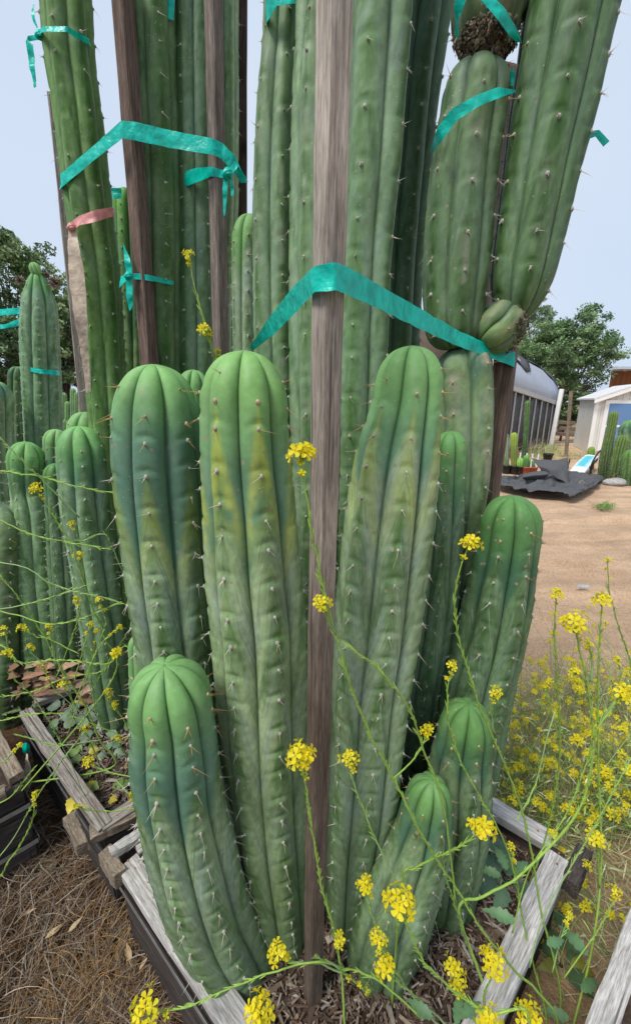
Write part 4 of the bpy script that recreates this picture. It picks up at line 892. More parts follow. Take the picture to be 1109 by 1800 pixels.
LG = 'mustard plants over the left planter'
mustard('arching mustard at the left with a flower over the pale left cacti', [
    ([(66, 862, 1.05), (90, 900, 1.05), (120, 950, 1.05), (140, 1000, 1.05), (160, 1060, 1.06), (185, 1120, 1.08), (195, 1200, 1.1)], 13),
    ([(128, 922, 1.04), (135, 935, 1.045), (145, 950, 1.05), (185, 940, 1.05), (205, 980, 1.06), (225, 1020, 1.08)], 8), ([(141, 976, 1.04), (145, 995, 1.045), (150, 1020, 1.055)], 9)], 13, LG)
mustard('mustard stems sweeping in from the left edge above the planter', [
    ([(235, 872, 1.0), (150, 858, 1.0), (80, 840, 1.0), (0, 828, 1.0), (-60, 820, 1.0)], 0), ([(-20, 745, .98), (30, 800, .98), (80, 850, 1.0), (140, 910, 1.02)], 0),
    ([(190, 965, 1.0), (130, 955, 1.0), (60, 940, 1.0), (0, 915, 1.0), (-60, 890, 1.0)], 0), ([(236, 1066, 1.02), (180, 1050, 1.02), (100, 1030, 1.02), (50, 1000, 1.02), (0, 988, 1.02), (-50, 980, 1.02)], 0),
    ([(210, 1060, 1.0), (150, 1085, 1.0), (90, 1098, 1.0), (40, 1085, 1.0), (-20, 1066, 1.0)], 0), ([(150, 1030, 1.0), (90, 1050, 1.0), (20, 1068, 1.0), (-40, 1070, 1.0)], 0)], 14, LG)
mustard('pale mustard with many small flowers in front of the left cacti', [
    ([(205, 1148, .95), (195, 1165, .95), (160, 1165, .96), (110, 1160, .97), (40, 1165, .98), (-30, 1170, 1.0)], 13), ([(175, 1057, .98), (185, 1090, .98), (178, 1120, .98), (150, 1200, .98), (120, 1290, .98)], 9),
    ([(40, 1105, .96), (60, 1118, .96), (90, 1125, .97), (140, 1150, .97)], 10), ([(8, 1106, .96), (14, 1130, .96), (20, 1160, .97)], 8), ([(210, 1104, .96), (180, 1130, .96), (150, 1190, .96), (120, 1260, .97)], 7),
    ([(86, 1102, .97), (92, 1130, .97), (100, 1170, .97)], 6), ([(160, 1098, .98), (150, 1130, .98), (130, 1200, .98)], 6), ([(12, 1150, .95), (25, 1160, .95), (60, 1170, .96)], 13), ([(136, 1056, .98), (140, 1080, .98), (120, 1140, .98), (100, 1190, .98)], 8), ([(54, 1137, .97), (60, 1150, .97), (80, 1168, .97)], 6)], 15, LG, thick=.8)
mustard('grey green mustard stem rising diagonally from the leafy left planter', [
    ([(0, 1010, 1.15), (40, 1060, 1.15), (80, 1120, 1.16), (110, 1180, 1.16), (150, 1240, 1.16), (175, 1300, 1.16), (195, 1350, 1.16)], 0),
    ([(113, 1205, 1.1), (120, 1220, 1.1), (140, 1250, 1.12)], 10), ([(190, 1218, 1.05), (195, 1240, 1.06), (215, 1260, 1.07), (230, 1290, 1.08)], 9), ([(203, 1238, 1.05), (210, 1252, 1.06), (220, 1265, 1.07)], 7),
    ([(150, 1280, 1.1), (158, 1300, 1.1), (175, 1340, 1.12)], 8), ([(207, 1298, 1.05), (212, 1310, 1.05), (225, 1330, 1.08)], 8), ([(160, 1340, 1.08), (180, 1352, 1.08), (225, 1365, 1.08), (245, 1370, 1.08)], 14), ([(230, 1402, 1.0), (222, 1390, 1.0), (205, 1370, 1.05)], 6)], 16, LG, thick=1.2)
mustard('tangle of pale dry mustard stalks over the left planter rim', [
    ([(0, 1225, 1.1), (60, 1215, 1.1), (120, 1190, 1.1), (180, 1180, 1.1), (232, 1150, 1.1)], 0), ([(20, 1185, 1.05), (70, 1240, 1.06), (120, 1330, 1.06), (150, 1400, 1.05)], 0), ([(-10, 1270, 1.0), (60, 1255, 1.0), (130, 1260, 1.02), (230, 1300, 1.05)], 0),
    ([(90, 1140, 1.05), (120, 1200, 1.06), (135, 1270, 1.08), (190, 1330, 1.1)], 0), ([(220, 1120, 1.0), (170, 1200, 1.02), (140, 1290, 1.05)], 0), ([(30, 1290, .95), (100, 1310, .96), (180, 1300, 1.0)], 0), ([(170, 1110, 1.04), (160, 1180, 1.04), (170, 1260, 1.06)], 5), ([(75, 1170, 1.05), (100, 1215, 1.06), (150, 1260, 1.07)], 6)], 18, LG, thick=.7, podded=True)
mustard('mustard stems at the lower left edge in front of the dark planter', [
    ([(62, 1397, .80), (58, 1440, .80), (40, 1480, .80), (15, 1515, .80), (-20, 1560, .80)], 7), ([(150, 1285, .85), (100, 1350, .83), (60, 1410, .81), (20, 1480, .8), (-30, 1540, .78)], 0), ([(135, 1418, .85), (160, 1425, .86), (200, 1425, .88), (245, 1420, .9)], 6),
    ([(36, 1310, .86), (10, 1335, .85), (-30, 1350, .84)], 5), ([(60, 1350, .8), (20, 1400, .8), (-20, 1420, .8)], 0)], 17, LG, thick=.9)

# leafy weeds
def weed(label, spots, seed, size, col, name='leafy_weed', group='leafy weeds', up=.5):
    rng = np.random.RandomState(seed); root = thing(name, spots[0], label, 'weed', group)
    for p in spots:
        for k in range(rng.randint(5, 9)):
            an = rng.uniform(0, 6.28); L = size * rng.uniform(.6, 1.25); mb = MB(); st = np.asarray(p) + np.array([math.cos(an), math.sin(an), 1.2]) * L * .35
            tube(mb, [p, (np.asarray(p) + st) / 2 + (0, 0, .004), st], [.0013, .001, .0008], 4, np.array(col) * 1.2)
            leaf(mb, st, (math.cos(an), math.sin(an), up * rng.uniform(.2, 1)), (0, -.5, 1), L, L * rng.uniform(.30, .42), np.array(col) * rng.uniform(.75, 1.2) * (np.array((3.0, 1.7, .6)) if rng.rand() < .12 else 1), .18, .5, .18, 9)
            mb.build('leaf', M['leaf'], root)
    return root
weed('grey green leafy weed growing beside the peeled skin heap', [G(140, 1262, SOIL), G(118, 1250, SOIL), G(165, 1285, SOIL)], 1, .055, (.15, .22, .15))
weed('tangled grey green weed in front of the left cacti', [G(75, 1235, SOIL), G(105, 1290, SOIL), G(180, 1250, SOIL), G(200, 1275, SOIL)], 8, .05, (.16, .24, .13))
weed('small bright weed at the inner edge of the left rim', [G(120, 1345, SOIL), G(150, 1330, SOIL)], 9, .04, (.18, .28, .09))
weed('weed growing at the foot of the barky trunk by the left edge', [G(30, 1235, .1), G(8, 1250, .08), G(22, 1215, .15)], 10, .06, (.15, .23, .10))
weed('low green weed spilling behind the short bulging cactus', [G(215, 1300, SOIL), G(195, 1330, SOIL)], 2, .05, (.14, .22, .13))
weed('yellowing leafy weed in the mulch at the planter corner', [G(140, 1400, SOIL), G(215, 1400, SOIL), G(160, 1380, SOIL)], 3, .045, (.17, .25, .07))
weed('dark toothed weed at the inner right corner of the front planter', [G(890, 1560, SOIL), G(872, 1545, SOIL)], 4, .06, (.09, .16, .09), up=1.2)
weed('small weed in the dirt right outside the front planter', [G(968, 1640, 0), G(985, 1700, 0)], 5, .05, (.07, .13, .05))
weed('small green weed on the straw at the left', [G(85, 1520, 0), G(50, 1500, 0)], 6, .02, (.09, .17, .05))

# mustard carpet along the lane
def carpet():
    rng = np.random.RandomState(77); mb = MB(); tmpl = []
    for k in range(8):
        t = MB(); flower_head(t, np.zeros(3), .016, rng, 5 + k, buds=0); tmpl.append((np.concatenate(t.v), t.f, np.concatenate(t.c), t.m))
    def root_xy():
        while True:
            g = G(rng.uniform(840, 1250), rng.uniform(1205, 1720), 0)
            if g[0] < .62 or not outside(g[0], g[1], BOXES[0], -.03): continue
            if g[1] < 1.2 and rng.rand() < .93: continue
            if vnoise(np.array([g[0] * 3.6, g[1] * 3.6, 2.2])) < .42 and rng.rand() < .85: continue
            return g
    for i in range(1250):
        g = root_xy(); hgt = rng.uniform(.04, .20) if rng.rand() < .6 else rng.uniform(.2, .42); lean = rng.normal(0, .55, 2) * hgt
        top = g + np.array([lean[0], lean[1], hgt]); mid = (g + top) / 2 + np.array([*rng.normal(0, .02, 2), .01])
        col = np.array(((.30, .42, .11), (.22, .36, .07), (.46, .46, .24), (.34, .44, .20))[rng.randint(4)]) * rng.uniform(.8, 1.2)
        tube(mb, crom([g, mid, top], 3), np.linspace(.0015, .0008, 7), 3, col, 0, False)
        for q in range(rng.randint(0, 3)):
            t = rng.uniform(.2, .9); p = g * (1 - t) + top * t; d = nrm(np.array([*rng.normal(0, 1, 2), rng.uniform(.1, 1)]))
            leaf(mb, p, d, (0, 0, 1), rng.uniform(.02, .06), rng.uniform(.0012, .004), col * rng.uniform(.8, 1.3), .2, .3, 0, 3)
        if rng.rand() < .42:
            v, f, c, m_ = tmpl[rng.randint(8)]; an = rng.uniform(0, 6.28); k = rng.uniform(.35, 1.0) ** 1.3 * 1.75; b = mb.n
            R_ = np.array([[math.cos(an), -math.sin(an), 0], [math.sin(an), math.cos(an), 0], [0, 0, 1]])
            mb.v.append(v @ R_.T * k + top); mb.c.append(c); mb.n += len(v); mb.f += [tuple(i_ + b for i_ in q) for q in f]; mb.m += m_
    return tag(mb.build('mustard_carpet', [M['stem'], M['petal']]), 'carpet of yellow flowering mustard and tangled stalks beside the sandy lane', 'wildflowers', kind='stuff')
carpet()
rng = np.random.RandomState(15); pts = []
while len(pts) < 2600:
    g = G(rng.uniform(850, 1250), rng.uniform(1215, 1800), 0)
    if outside(g[0], g[1], BOXES[0]) and (g[1] > 1.15 or rng.rand() < .15) and vnoise(np.array([g[0] * 3, g[1] * 3, 5.2])) > rng.rand() * .9: pts.append(g + np.array([0, 0, abs(rng.normal(0, .02))]))
blades('green_grass', 'green and straw coloured grass tangled under the mustard carpet', pts, [(.26, .34, .12), (.44, .42, .24), (.22, .32, .09), (.50, .44, .26)], M['straw'], 16, (.05, .18), .0013, .6, 'grass')

# ------------------------------------------------------------------ background: trees
def tree(label, base, cen, rad, nclump, nleaf, size, cols, seed, group='trees behind the nursery', gap=.25):
    rng = np.random.RandomState(seed); base, cen, rad = np.asarray(base, float), np.asarray(cen, float), np.asarray(rad, float)
    root = thing('tree', base, label, 'tree', group); mb = MB()
    fork = base * .45 + np.array([cen[0], cen[1], cen[2] - rad[2] * .5]) * .55
    r0 = max(rad[0] * .06, .05)
    tube(mb, crom([base, (base + fork) / 2 + rng.normal(0, r0, 3) * (1, 1, 0), fork], 5), np.linspace(r0, r0 * .7, 11), 8)
    cl = []
    while len(cl) < nclump:
        d = rng.normal(size=3); d = nrm(d); q = rng.uniform(.25, 1.0) ** .6
        p = cen + d * rad * q * (.8 + .35 * vnoise(d * 2.2 + seed)); cl.append(p)
    cl = np.array(cl)
    for p in cl[:min(nclump, 26)]:
        tube(mb, crom([fork, (fork * .5 + p * .5) + rng.normal(0, .12, 3), p], 4), np.linspace(r0 * .45, r0 * .06, 9), 5)
    mb.build('trunk', M['bark'], root)
    ci = rng.randint(nclump, size=nleaf); sg = rad.mean() * .15
    o = rng.normal(size=(nleaf, 3)); o = o / np.linalg.norm(o, axis=1)[:, None] * (rng.uniform(0, 1, nleaf) ** .5)[:, None]
    c = cl[ci] + o * sg * np.array([1.25, 1.25, .8]) * rng.uniform(.7, 1.3, nclump)[ci][:, None]
    n = rng.normal(size=(nleaf, 3)) + np.array([0, 0, .6]); n /= np.linalg.norm(n, axis=1)[:, None]
    a = np.cross(n, rng.normal(size=(nleaf, 3))); a /= np.linalg.norm(a, axis=1)[:, None]; b = np.cross(n, a)
    L = (size * .8 * rng.uniform(.6, 1.4, nleaf))[:, None]
    V = np.stack([c - a * L, c + b * L * .42, c + a * L, c - b * L * .42], 1).reshape(-1, 3)
    cc = np.array(cols)[rng.randint(len(cols), size=nclump)][ci] * rng.uniform(.7, 1.3, nleaf)[:, None]
    mb = MB(); mb.add(V, (np.arange(nleaf)[:, None] * 4 + np.arange(4)[None]).tolist(), np.repeat(cc, 4, 0)); mb.build('crown', M['tree'], root, smooth=False)
    return root
def tree_px(label, px, py, rx, ry, Y, foot, seed, n=60, leaves=16000, size=.09, cols=None, depth=1.0):
    k = pxm(py, Y); c = P(px, py, Y); g = np.array([P(foot, 700, Y)[0], Y + .3, 0])
    return tree(label, g, c, (rx * k, rx * k * depth, ry * k), n, leaves, size, [tuple(x * 2.0 for x in c_) for c_ in cols], seed)
LT = [(.10, .15, .055), (.07, .115, .04), (.15, .20, .09), (.05, .085, .035)]
tree_px('loose grey green tree at the far left behind the bud topped cactus', 20, 520, 95, 110, 13, 10, 1, 170, 20000, .07, LT)
tree_px('darker bushy tree right of the far left tree, behind the thin grey stake', 108, 590, 55, 100, 12, 100, 2, 130, 16000, .07, LT)
tree_px('dense low dark tree at the left edge under the loose one', -20, 620, 110, 70, 11, -10, 3, 120, 14000, .07, [(.04, .07, .03), (.06, .10, .04)])
tree_px('broad round oak above the greenhouse and shed on the right', 1000, 618, 76, 74, 20, 1000, 4, 230, 34000, .08, [(.06, .11, .04), (.10, .16, .07), (.045, .08, .035), (.13, .19, .09)])
tree_px('paler feathery tree between the side branch and the oak', 925, 590, 48, 72, 23, 930, 5, 120, 14000, .085, [(.15, .20, .12), (.11, .16, .09)])
tree_px('dark shrub in the shade under the oak behind the pole', 1003, 715, 34, 32, 17, 1003, 6, 60, 9000, .07, [(.05, .08, .03), (.08, .12, .05)])
# ------------------------------------------------------------------ greenhouse
def greenhouse():
    B0, B1 = G(838, 814, 0), G(970, 783, 0); z0, z1 = P(838, 668, B0[1])[2], P(970, 711, B1[1])[2]
    R0, R1 = B0 * (1, 1, 0) + (0, 0, z0), B1 * (1, 1, 0) + (0, 0, z1); D = nrm(B1 - B0); nb = np.array([-D[1], D[0], 0])
    root = thing('greenhouse', B0, 'hoop greenhouse with white film roof and dark shade cloth side wall', 'greenhouse')
    W = 4.2; mb = MB(); ns, nt = 16, 14; hh = 1.6
    def roof(s_, t, off=0): 
        p = R0 * (1 - s_) + R1 * s_; an = math.pi * t
        return p + nb * (W / 2 * (1 - math.cos(an))) + np.array([0, 0, hh * math.sin(an) ** .85 + off])
    v = [roof(i / ns, j / nt) + np.array([0, 0, .015 * math.sin(i * 3.3)]) for i in range(ns + 1) for j in range(nt + 1)]
    q = [(i * (nt + 1) + j, i * (nt + 1) + j + 1, (i + 1) * (nt + 1) + j + 1, (i + 1) * (nt + 1) + j) for i in range(ns) for j in range(nt)]
    mb.add(v, q); o = mb.build('film_roof', M['film'], root); o.modifiers.new('thickness', 'SOLIDIFY').thickness = .01
    mb = MB(); ns2, nt2 = 12, 6
    v = [roof(.12 + .885 * i / ns2, .20 + .36 * (j / nt2) + .10 * math.sin(i * .9) * (j < 2), .05 + .02 * math.sin(i * 2 + j)) for i in range(ns2 + 1) for j in range(nt2 + 1)]
    mb.add(v, [(i * (nt2 + 1) + j, i * (nt2 + 1) + j + 1, (i + 1) * (nt2 + 1) + j + 1, (i + 1) * (nt2 + 1) + j) for i in range(ns2) for j in range(nt2)])
    o = mb.build('black_sheet', M['shade'], root); o.modifiers.new('thickness', 'SOLIDIFY').thickness = .01
    mb = MB(); n = 30
    v = [(B0 * (1 - t) + B1 * t) * (1, 1, 0) + nb * (.03 + .02 * math.sin(t * 40)) + np.array([0, 0, ((z0 * (1 - t) + z1 * t) * k)]) for t in np.linspace(0, 1, n) for k in (0.0, .5, 1)]
    mb.add(v, [(3 * i + j, 3 * i + j + 1, 3 * i + j + 4, 3 * i + j + 3) for i in range(n - 1) for j in (0, 1)])
    o = mb.build('shade_wall', M['shade'], root); o.modifiers.new('thickness', 'SOLIDIFY').thickness = .012
    mb = MB(); v = [B1, B1 + nb * W, *[roof(1, 1 - j / 10) for j in range(11)]]
    mb.add(np.array(v) + D * .02, [tuple(range(len(v)))]); mb.build('end_wall', M['shade'], root, smooth=False)
    timber('rail', R0 - nb * .05, R1 - nb * .05, .06, .12, M['lath'], root, seed=1)
    for i in range(11):
        t = .04 + i * .094; p = (B0 * (1 - t) + B1 * t) - nb * .03; z = z0 * (1 - t) + z1 * t - .07
        timber('lath', (p[0], p[1], .02), (p[0], p[1], z), .05, .03, M['lath'], root, up=-nb, seed=i)
greenhouse()
tag(timber('white_post', G(967, 786, 0) * (1, 1, 0) - (0, 0, .02), P(987, 684, G(967, 786, 0)[1]), .13, .13, M['trim'], seed=2, up=(.7, .7, 0)), 'leaning white post at the end of the greenhouse', 'post')
tag(timber('wooden_pole', G(994, 803, 0) * (1, 1, 0) - (0, 0, .02), P(1003, 688, G(994, 803, 0)[1]), .085, .085, M['board_tan'], seed=3, up=(.7, .7, 0)), 'thin tan wooden pole standing behind the black cloth', 'pole')
# ------------------------------------------------------------------ shed
def shed():
    FL = P(1032, 794, 13.3) * (1, 1, 0); FR = P(1156, 794, 13.0) * (1, 1, 0); BL = P(1005, 790, 15.4) * (1, 1, 0)
    root = thing('garden_shed', FL, 'cream white garden shed with a glazed door at the right edge', 'shed')
    df, db = nrm(FR - FL), nrm(BL - FL); Lf, Lb = np.linalg.norm(FR - FL), np.linalg.norm(BL - FL); nf = np.array([df[1], -df[0], 0]); nside = np.array([-db[1], db[0], 0])
    if nside @ df > 0: nside = -nside
    ez, pz = P(1037, 700, 13.3)[2], P(1098, 679, 13.1)[2]
    def quadprism(name, pts, n, th, mat):
        pts = np.array(pts); k = len(pts); mb = MB(); v = np.vstack([pts, pts - n * th])
        mb.add(v, [tuple(range(k)), tuple(range(2 * k - 1, k - 1, -1))] + [(i, k + i, k + (i + 1) % k, (i + 1) % k) for i in range(k)]); return mb.build(name, mat, root, smooth=False)
    up = np.array([0, 0, 1.])
    nbd = 7
    for i in range(nbd):
        a, b = Lb * i / nbd + .006, Lb * (i + 1) / nbd - .006
        quadprism('siding_board', [FL + db * a, FL + db * b, FL + db * b + up * ez, FL + db * a + up * ez], -nside * -1 if False else nside, .04, M['white_paint'])
    nbd = 11
    for i in range(nbd):
        a, b = Lf * i / nbd + .005, Lf * (i + 1) / nbd - .005
        za, zb = [ez + (pz - ez) * (1 - abs(2 * q / Lf - 1)) for q in (a, b)]
        quadprism('siding_board', [FL + df * a, FL + df * b, FL + df * b + up * zb, FL + df * a + up * za], nf, .04, M['white_paint'])
    quadprism('inner_wall', [FL + df * .02 - nf * .05, FR - df * .02 - nf * .05, FR - df * .02 - nf * .05 + up * ez, FL + df * .02 - nf * .05 + up * ez], nf, .02, M['white_paint'])
    quadprism('corner_trim', [FL - df * .03, FL + df * .09, FL + df * .09 + up * ez, FL - df * .03 + up * ez], -nf, .03, M['trim'])
    mid = FL + df * Lf / 2
    for sgn, e in ((-1, FL), (1, FR)):
        o = df * sgn * .14
        a, b = e + o + nf * .16 + up * (ez - .05), mid + nf * .16 + up * (pz + .03)
        quadprism('roof_panel', [a, b, b + db * (Lb + .3), a + db * (Lb + .3)], -up, .05, M['shingle'])
        quadprism('fascia', [a + nf * .02 - up * .10, b + nf * .02 - up * .10, b + nf * .02 - up * .003, a + nf * .02 - up * .003], -nf, .03, M['trim'])
    x0, x1 = .26, Lf - .26; d0 = FL + nf * .012
    dr = quadprism('door', [d0 + df * x0 + up * .06, d0 + df * x1 + up * .06, d0 + df * x1 + up * (ez - .06), d0 + df * x0 + up * (ez - .06)], -nf, .03, M['trim'])
    zs = [(.16, ez * .48), (ez * .52, ez - .16)]
    for (a, b) in zs:
        mb = MB(); q0 = FL + nf * .046
        v = np.array([q0 + df * (x0 + .12) + up * a, q0 + df * (x1 - .12) + up * a, q0 + df * (x1 - .12) + up * b, q0 + df * (x0 + .12) + up * b]); v = np.vstack([v, v - nf * .006])
        mb.add(v, [(0, 1, 2, 3), (7, 6, 5, 4), (0, 4, 5, 1), (1, 5, 6, 2), (2, 6, 7, 3), (3, 7, 4, 0)]); mb.build('pane', M['glass'], dr, smooth=False)
shed()
# redwood building far right
rb = thing('redwood_building', P(1072, 720, 25) * (1, 1, 0), 'redwood plank building with a pale metal roof behind the shed', 'building')
wz = P(1090, 652, 25)[2]; x0 = P(1066, 700, 25)[0]
for i in range(14): timber('plank', (x0 + .32 * i + .16, 25, 0), (x0 + .32 * i + .16, 25, wz), .31, .04, M['red_wood'], rb, up=(0, 1, 0), seed=i, rough=.004)
timber('roof_edge', (x0 - .4, 24.6, wz + .1), (x0 + 5, 24.6, wz + .1), 1.2, .16, M['blue_roof'], rb, seed=40)
# planks stacked behind the pole
for i, (y, dx) in enumerate(((742, 0), (752, 3), (762, -2))):
    tag(timber('stacked_plank', P(978 + dx, y, 16.5), P(1008 + dx, y + 2, 16.5), .2, .14, M['board_tan'], seed=i), ['top', 'middle', 'bottom'][i] + ' plank of the low stack behind the tan pole', 'plank', 'stacked planks')
# ------------------------------------------------------------------ black cloth, bag and clutter on the lane
def cloth():
    C0 = G(968, 850, 0); root = thing('ground_cloth', C0, 'crumpled black landscape cloth heaped on the sand', 'cloth')
    def patch(name, rows, seed, n=10, wr=.03):
        """rows of control points (px, py, Y or None = on the ground) -> smooth creased sheet"""
        W_ = [np.array([G(p[0], p[1], .02 + .012 * len(rows)) if p[2] is None else P(*p) for p in r]) for r in rows]
        R_ = np.array([crom(w, n) for w in W_]); V = np.array([crom(R_[:, j], n) for j in range(R_.shape[1])])
        V = V + ((1 - np.abs(2 * fbm(V * 4.2 + seed, 3) - 1)) * wr - wr * .5)[..., None] * np.array([.2, -.5, 1.0])
        V[..., 2] = np.maximum(V[..., 2], .012)
        a, b = V.shape[:2]; mb = MB(); mb.add(V.reshape(-1, 3), [(i * b + j, i * b + j + 1, (i + 1) * b + j + 1, (i + 1) * b + j) for i in range(a - 1) for j in range(b - 1)])
        o = mb.build(name, M['fabric'], root); o.modifiers.new('thickness', 'SOLIDIFY').thickness = .006
    patch('flat_sheet', [[(868, 846, None), (905, 843, None), (945, 838, None), (985, 836, None), (1020, 838, None), (1052, 842, None)], [(866, 854, None), (905, 852, 8.05), (945, 846, 7.95), (985, 850, 7.9), (1020, 856, None), (1050, 850, None)], [(880, 862, None), (912, 868, None), (945, 872, None), (980, 875, None), (1003, 878, None), (1035, 863, None)]], 2, 12, .24)
    patch('raised_flap', [[(933, 805, 8.0), (950, 809, 8.0), (975, 810, 8.0), (997, 806, 8.0)], [(946, 822, 7.85), (962, 823, 7.75), (985, 828, 7.7), (998, 838, 7.7)], [(952, 838, 7.85), (965, 833, 7.7), (990, 848, 7.55), (1002, 868, 7.35)]], 5, 8, .05)
    patch('rolled_fold', [[(918, 834, 7.9), (940, 829, 7.8), (958, 828, 7.75)], [(917, 840, 7.75), (940, 836, 7.65), (963, 834, 7.6)], [(922, 845, 7.85), (940, 845, 7.75), (955, 842, 7.7)]], 8, 7, .03)
    patch('curled_corner', [[(1024, 838, 8.5), (1040, 834, 8.5), (1058, 836, 8.4)], [(1030, 842, 8.2), (1048, 838, 8.15), (1061, 843, 8.15)], [(1028, 862, 7.9), (1045, 852, 8.0), (1054, 850, 8.1)]], 11, 7, .03)
    q = G(1012, 853, .05)[:2]
    chips('gravel_heap', 'pale gravel and mulch spilled in the fold of the black cloth', [q + (-.22, -.12), q + (.22, -.12), q + (.20, .2), q + (-.18, .2)], .05, 900, .035, [(.32, .28, .25), (.2, .15, .12), (.45, .42, .4)], M['mulch'], 9, 'gravel', .012, .07)
cloth()
def sack():
    a, b = G(1012, 838, .0), G(1036, 825, .0); d = b - a; L = np.linalg.norm(d); d = nrm(d); s_ = np.cross((0, 0, 1), d); root = thing('plastic_sack', a, 'blue and white printed plastic sack lying behind the black cloth', 'sack')
    mb = MB(); n, m_ = 16, 10; v, c = [], []
    for i in range(n + 1):
        t = i / n; e = math.sin(math.pi * min(max(t, .02), .98)) ** .35
        for j in range(m_):
            q = j / m_ * 2 * math.pi; x, y = math.cos(q), math.sin(q)
            v.append(a + d * L * t + s_ * x * .17 * (.8 + .2 * e) + np.array([0, 0, .10 + y * .09 * e + .22 * t + .012 * math.sin(i * 2.1 + j)]))
            k = abs(t - .5); blue_ = (.08, .48, .58) if (k < .34 and x > -.75 and x < .35) else (.75, .77, .78)
            c.append(blue_)
    mb.add(v, [(i * m_ + j, i * m_ + (j + 1) % m_, (i + 1) * m_ + (j + 1) % m_, (i + 1) * m_ + j) for i in range(n) for j in range(m_)] + [tuple(range(m_))[::-1], tuple(n * m_ + j for j in range(m_))], np.array(c))
    mb.build('body', M['wool'], root)
    for k, t in enumerate(np.linspace(.24, .74, 7)):       # dark printed lettering blocks along the side facing the lane
        p = a + d * L * t - s_ * .0 + s_ * 0; mb = MB(); w = .028
        ctr = a + d * L * t + np.array([0, 0, .10 + .22 * t]) + (-s_ if s_[1] > 0 else s_) * .168 + np.array([0, 0, .03])
        nn = (-s_ if s_[1] > 0 else s_); tube(mb, [ctr + np.array([0, 0, -.035]), ctr + np.array([0, 0, .035])], [.016, .016], 4); mb.build('print', M['pot'], root)
sack()
mb = MB(); tube(mb, crom([G(1036, 838, 0), P(1040, 815, 8.8), P(1050, 797, 8.9), P(1058, 789, 9.0)], 6), np.linspace(.022, .016, 19), 6); tag(mb.build('black_pipe', M['pot']), 'curved black pipe leaning over the cloth by the sack', 'pipe')
mb = MB()
tube(mb, crom([G(992, 835, .1), G(996, 822, .28), G(993, 812, .40)], 4), [.03, .035, .03, .03, .035, .03, .028, .02, .015], 6, (.10, .07, .05)); tube(mb, crom([G(996, 822, .28), G(999, 814, .36), G(1001, 806, .46)], 4), np.linspace(.025, .012, 9), 6, (.10, .07, .05))
tag(mb.build('forked_stick', M['dead']), 'forked dark stick poking out of the black cloth', 'stick')
def rock(label, p, r, sq, seed, mat='stone'):
    rng = np.random.RandomState(seed); mb = MB(); n, m_ = 8, 12; v = []
    for i in range(n + 1):
        for j in range(m_):
            t, q = i / n * math.pi, j / m_ * 2 * math.pi; d = np.array([math.sin(t) * math.cos(q), math.sin(t) * math.sin(q), math.cos(t)])
            v.append(np.asarray(p) + d * r * np.array([1, .7, sq]) * (.75 + .5 * vnoise(d * 1.7 + seed)))
    mb.add(v, [(i * m_ + j, (i + 1) * m_ + j, (i + 1) * m_ + (j + 1) % m_, i * m_ + (j + 1) % m_) for i in range(n) for j in range(m_)]); return tag(mb.build('stone', M[mat], loc=p), label, 'stone', 'stones')
rock('flat grey stone right of the black cloth', G(1082, 848, .05), .24, .35, 2)
rock('thin pale flake lying on the rutted sand', G(1024, 1030, .02), .055, .18, 4)
rock('rounded grey stone at the right edge beside the hairy cacti', G(1106, 843, .06), .14, .7, 6)
# potted cacti
def potted(label, px, pyb, top, hw, col, tint, seed, tagged=True, pot='pot'):
    b = G(px, pyb, 0); root = thing('potted_cactus', b, label, 'potted plant', 'potted cacti in the row'); k = pxm(pyb, b[1]); mb = MB()
    r = 8 * k
    prof = [(.78, 0), (1.0, 1.6), (1.1, 1.6), (1.1, 1.85), (.96, 1.85), (.92, 1.5)]
    n = 14; v = [b + np.array([math.cos(q) * r * a, math.sin(q) * r * a, r * z]) for a, z in prof for q in np.arange(n) * 2 * math.pi / n]
    mb.add(v, [(i * n + j, i * n + (j + 1) % n, (i + 1) * n + (j + 1) % n, (i + 1) * n + j) for i in range(len(prof) - 1) for j in range(n)] + [tuple((len(prof) - 1) * n + j for j in range(n))]); mb.build('pot', M[pot], root)
    cactus_body(root, 'plant', [(px, top, hw), (px, (top + pyb - 12) / 2, hw), (px, pyb - 12, hw * .9)], Y=(b[1], b[1]), ribs=9, seed=seed, m=6, step=.03, soil=b[2] + r * 1.4, tip=col[0], blue=col[1], tint=tint, notch=0, sp=.06, spines=.6)
    if tagged:
        p = b + np.array([r * .5, -r * .5, r * 1.5]); timber('label_stick', p, p + np.array([.01, 0, 26 * k]), .03, .004, M['tag_'], root, up=(0, 1, 0), rough=.0003)
YG = (1.5, 1.05, .4)
for i, a in enumerate([('grey spined cactus in a black pot at the left end of the row', 889, 832, 762, 5, (.02, .03), (1.1, 1.0, 1.1)), ('bright yellow green cactus in a black pot', 903, 833, 760, 6, (.3, .5), YG), ('small round green cactus in a black pot beside the yellow one', 914, 834, 805, 7, (.3, .5), (1.2, 1.2, .7)),
    ('dark green cactus in a red pot', 924, 835, 800, 5, (.1, .2), (.7, .9, .5)), ('short cactus in a red pot at the right end of the row', 934, 835, 806, 5, (.1, .2), (.9, 1, .6)), ('tiny cactus in a black pot left of the pole', 961, 812, 800, 3, (.1, .2), (1, 1, .7))]):
    potted(*a, seed=200 + i, pot='terra' if 'red' in a[0] else 'pot', tagged=i != 5)
BK = dict(m=6, step=.03, sp=.05, notch=0, splen=1.6, scar=.6)
GR = 'cacti along the lane'
cactus('slim tall green cactus standing in front of the greenhouse wall', [(927, 704, 4), (925, 740, 4.5), (921, 800, 4.5)], GR, Y=(9.9, 10), ribs=7, seed=301, soil=0, tip=.8, blue=1.2, tint=(.45, .5, .36), **BK)
